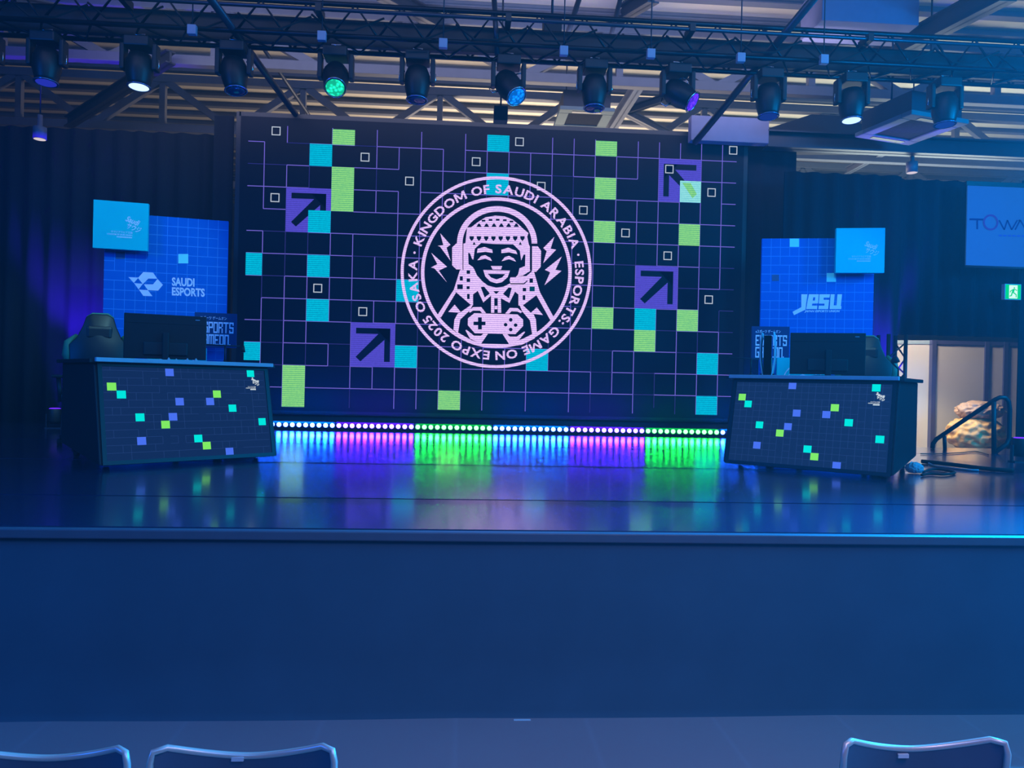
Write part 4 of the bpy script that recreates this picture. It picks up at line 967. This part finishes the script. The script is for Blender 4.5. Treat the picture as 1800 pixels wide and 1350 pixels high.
# pale boxed beam at top right of led wall
a = at(1215, 228, 10.3); b = at(1352, 228, 10.3); z1 = at(1280, 205, 10.3).z; z0 = at(1280, 249, 10.3).z
o = MB().box((a.x, 10.3, z0), (b.x, 10.45, z1), bev=.01).build('boxed_panel', mat('grey_purple_panel', (110, 110, 140), .7)); tag(o, 'plain grey panel hanging at top right corner of led wall', 'panel')
a = at(1440, 60, 8.6); b = at(1600, -40, 8.6)
o = MB().box((at(1432, 30, 9.2).x, 9.0, at(1500, 52, 9.2).z), (at(1600, 0, 9.2).x, 9.6, at(1500, -15, 9.2).z), bev=.01).build('ceiling_duct', mat('grey_purple_panel', (110, 110, 140), .7)); tag(o, 'broad plain grey duct at top edge right of blue brace pipe', 'duct')
yd = 11.0; mb = MB(); mb.prism([(at(x_, y_, yd).x, at(x_, y_, yd).z) for x_, y_ in ((1354, 252), (1354, 224), (1428, 200), (1482, 203), (1552, 232), (1562, 252))], yd, yd+.6)
tag(mb.build('covered_duct', mat('dark_duct_cover', (34, 36, 46), .8), bevel=.02), 'dark sloping covered duct right of plain grey hanging panel', 'duct')
# hanging junction boxes
jb = None
for px, py, lab in ((338, 53, 'small grey socket box hanging left of left brace pipe'), (566, 64, 'small grey socket box hanging above green light'), (779, 77, 'small grey socket box hanging left of middle pipe'),
                    (991, 90, 'small grey socket box hanging between blue and violet lights'), (1144, 95, 'small grey socket box hanging above violet light'), (1302, 102, 'small grey socket box hanging beside blue lit brace pipe'), (1448, 105, 'small grey socket box hanging above right white light')):
    p = at(px, py, 8.0)
    if jb is None:
        jb = thing('socket_box', lab, 'socket box', p, 0, 'socket boxes hanging above the truss')
        MB().box((-.045, -.03, -.05), (.045, .03, .05), bev=.006).build('box', mat('pale_grey_box', (150, 155, 175), .5), jb); MB().tube([(0, 0, .05), (0, 0, RZ-.15-p.z)], .007, n=6).build('drop_rod', STEEL, jb)
    else: dup(jb, p, lab)
# ceiling cassette air conditioners
def cassette(px, py, Y, w_, label, rz):
    p = at(px, py, Y); root = thing('ceiling_air_conditioner', label, 'air conditioner', p, rz, 'ceiling air conditioners')
    m = mat('aircon_shell', (110, 125, 130), .7, spec=.1)
    mb = MB()
    h = w_/2
    for s in (-1, 1):
        mb.box((-h, s*h-.16*(s > 0), -.03), (h, s*h+.16*(s < 0), .03), bev=.012); mb.box((s*h-.16*(s > 0), -h+.16, -.03), (s*h+.16*(s < 0), h-.16, .03), bev=.012)
    mb.build('fascia', m, root)
    MB().box((-h+.16, -h+.16, -.012), (h-.16, h-.16, .02))  .build('intake_grille', MATTE, root)
    MB().box((-h+.06, -h+.06, .03), (h-.06, h-.06, .3)).build('casing', STEEL, root)
    for s in (-1, 1): MB().box((-h+.2, s*(h-.09)-.035, -.036), (h-.2, s*(h-.09)+.035, -.031)).build('air_slot', BLACK, root)
    MB().tube([(-h+.15, 0, .3), (-h+.15, 0, RZ-.1-p.z)], .012).tube([(h-.15, 0, .3), (h-.15, 0, RZ-.1-p.z)], .012).build('hanger', STEEL, root)
    return root
cassette(1025, 208, 11.8, .86, 'ceiling air conditioner above led wall, right of middle', 0)
cassette(1600, 226, 9.5, .95, 'ceiling air conditioner with bright pale rim at right', .25)
# ceiling downlights
for px, py, Y, lab in ((70, 236, 10.0, 'small cylinder ceiling light at left with lit white underside'), (1603, 296, 10.5, 'small cylinder ceiling light at right above curtain')):
    p = at(px, py, Y); root = thing('cylinder_downlight', lab, 'ceiling light', p, 0, 'cylinder ceiling lights')
    MB().lathe([(.08, -.06), (.08, .09), (.03, .1), (.03, .25)], None, None, 20).build('can', mat('pale_can', (110, 115, 130), .5), root); MB().lathe([(.07, -.067), (.06, -.07)], None, None, 20).build('lamp_face', glow('downlight_face', (215, 200, 205), 1), root)
    MB().tube([(0, 0, .2), (0, 0, RZ-.1-p.z)], .01).build('drop_rod', STEEL, root)
# speaker box and small camera-like unit under truss
p = at(880, 203, 9.6); root = thing('hanging_speaker', 'small black box unit hanging right below blue moving light', 'speaker', p)
MB().box((-.09, -.08, -.09), (.09, .08, .1), bev=.01).build('cabinet', BLACK, root); MB().tube([(0, 0, .1), (0, 0, RZ-.1-p.z)], .012).build('hanger', STEEL, root)
p = at(970, 55, 8.9); root = thing('hanging_speaker', 'black box unit hanging high beside middle pipes', 'speaker', p)
MB().box((-.11, -.1, -.14), (.11, .1, .14), bev=.01).build('cabinet', BLACK, root); MB().tube([(0, 0, .14), (0, 0, RZ-.1-p.z)], .015).build('hanger', STEEL, root)

# ------------------------------------------------------------------ audience chairs
def aud_chair(xa_, xb_, ytop, label, Y=1.62, badge=True):
    a = at(xa_, ytop, Y); b = at(xb_, ytop, Y); cx = (a.x+b.x)/2; W_ = b.x-a.x
    root = thing('stacking_chair', label, 'chair', (cx, Y+.05, 0), 0, 'audience chairs in front of the stage')
    z1 = (a.z+b.z)/2; n = 22; vs = []; fs = []; rows = 8; hw = W_/2
    SH = mat('blue_grey_plastic_shell', (74, 88, 112), .4); RM = mat('chair_steel_rim', (205, 190, 185), .35, .35)
    def top(u): return z1+.05*abs(u)**1.8*1.0-.05-(.03 if abs(u) > .97 else .0)
    for th in (0, .012):
        for i in range(n+1):
            u = -1+2*i/n
            for j in range(rows+1):
                f = j/rows; z = .50+(top(u)-.50)*f
                x = u*hw*(.86+.14*min(1, f*1.2)); vs.append((x, .05*u*u*-1+th-.05*f+.05, z))
    N = (n+1)*(rows+1)
    for i in range(n):
        for j in range(rows):
            q_ = i*(rows+1)+j; fs += [(q_, q_+rows+1, q_+rows+2, q_+1), (N+q_, N+q_+1, N+q_+rows+2, N+q_+rows+1)]
    mb = MB(); mb.add(vs, fs, None, None, True); bk = mb.build('backrest', SH, root)
    rim = [(-hw*.995, -.045+.0, z1-.10), (-hw*1.0, -.05, z1-.035), (-hw*.975, -.048, z1-.012)]
    for i in range(1, 20):
        u = -.95+1.9*i/20; rim.append((u*hw, -.05*u*u+.006, top(u)+.001))
    rim += [(hw*.975, -.048, z1-.012), (hw*1.0, -.05, z1-.035), (hw*.995, -.045, z1-.10)]
    MB().tube(rim, .0075, n=8).build('top_rim', RM, bk)
    if badge: MB().box((-.038, -.004, top(0)-.006+(.0 if badge == 1 else -.01)), (-.012, .012, top(0)+.003+(.0 if badge == 1 else -.01))).build('label_tag', WHITE, bk)
    MB().box((-hw*.9, .05, .43), (hw*.9, .46, .455), bev=.012).build('seat', SH, root)
    for s in (-1, 1):
        MB().tube([(s*hw*.86, .04, z1-.12), (s*hw*.86, .07, .45), (s*hw*.9, .0, .0)], .011).build('leg', RM, root)
        MB().tube([(s*hw*.86, .43, .44), (s*hw*.9, .5, .0)], .011).build('leg', RM, root)
    return root
aud_chair(-106, 224, 1316, 'blue grey stacking chair cut by left bottom corner', badge=False)
aud_chair(264, 588, 1312, 'blue grey stacking chair at bottom left, white tag on rim')
aud_chair(1484, 1772, 1300, 'blue grey stacking chair at bottom right, pale tag below rim', badge=2)
# white tape on the floor by the skirt
p = onz(917, 1261, 0); o = MB().box((-.04, -.008, 0), (.04, .008, .002)).build('tape_piece', WHITE); o.location = (p.x, min(p.y, FY-.05), .001); tag(o, 'short white tape piece on floor at foot of stage', 'tape')
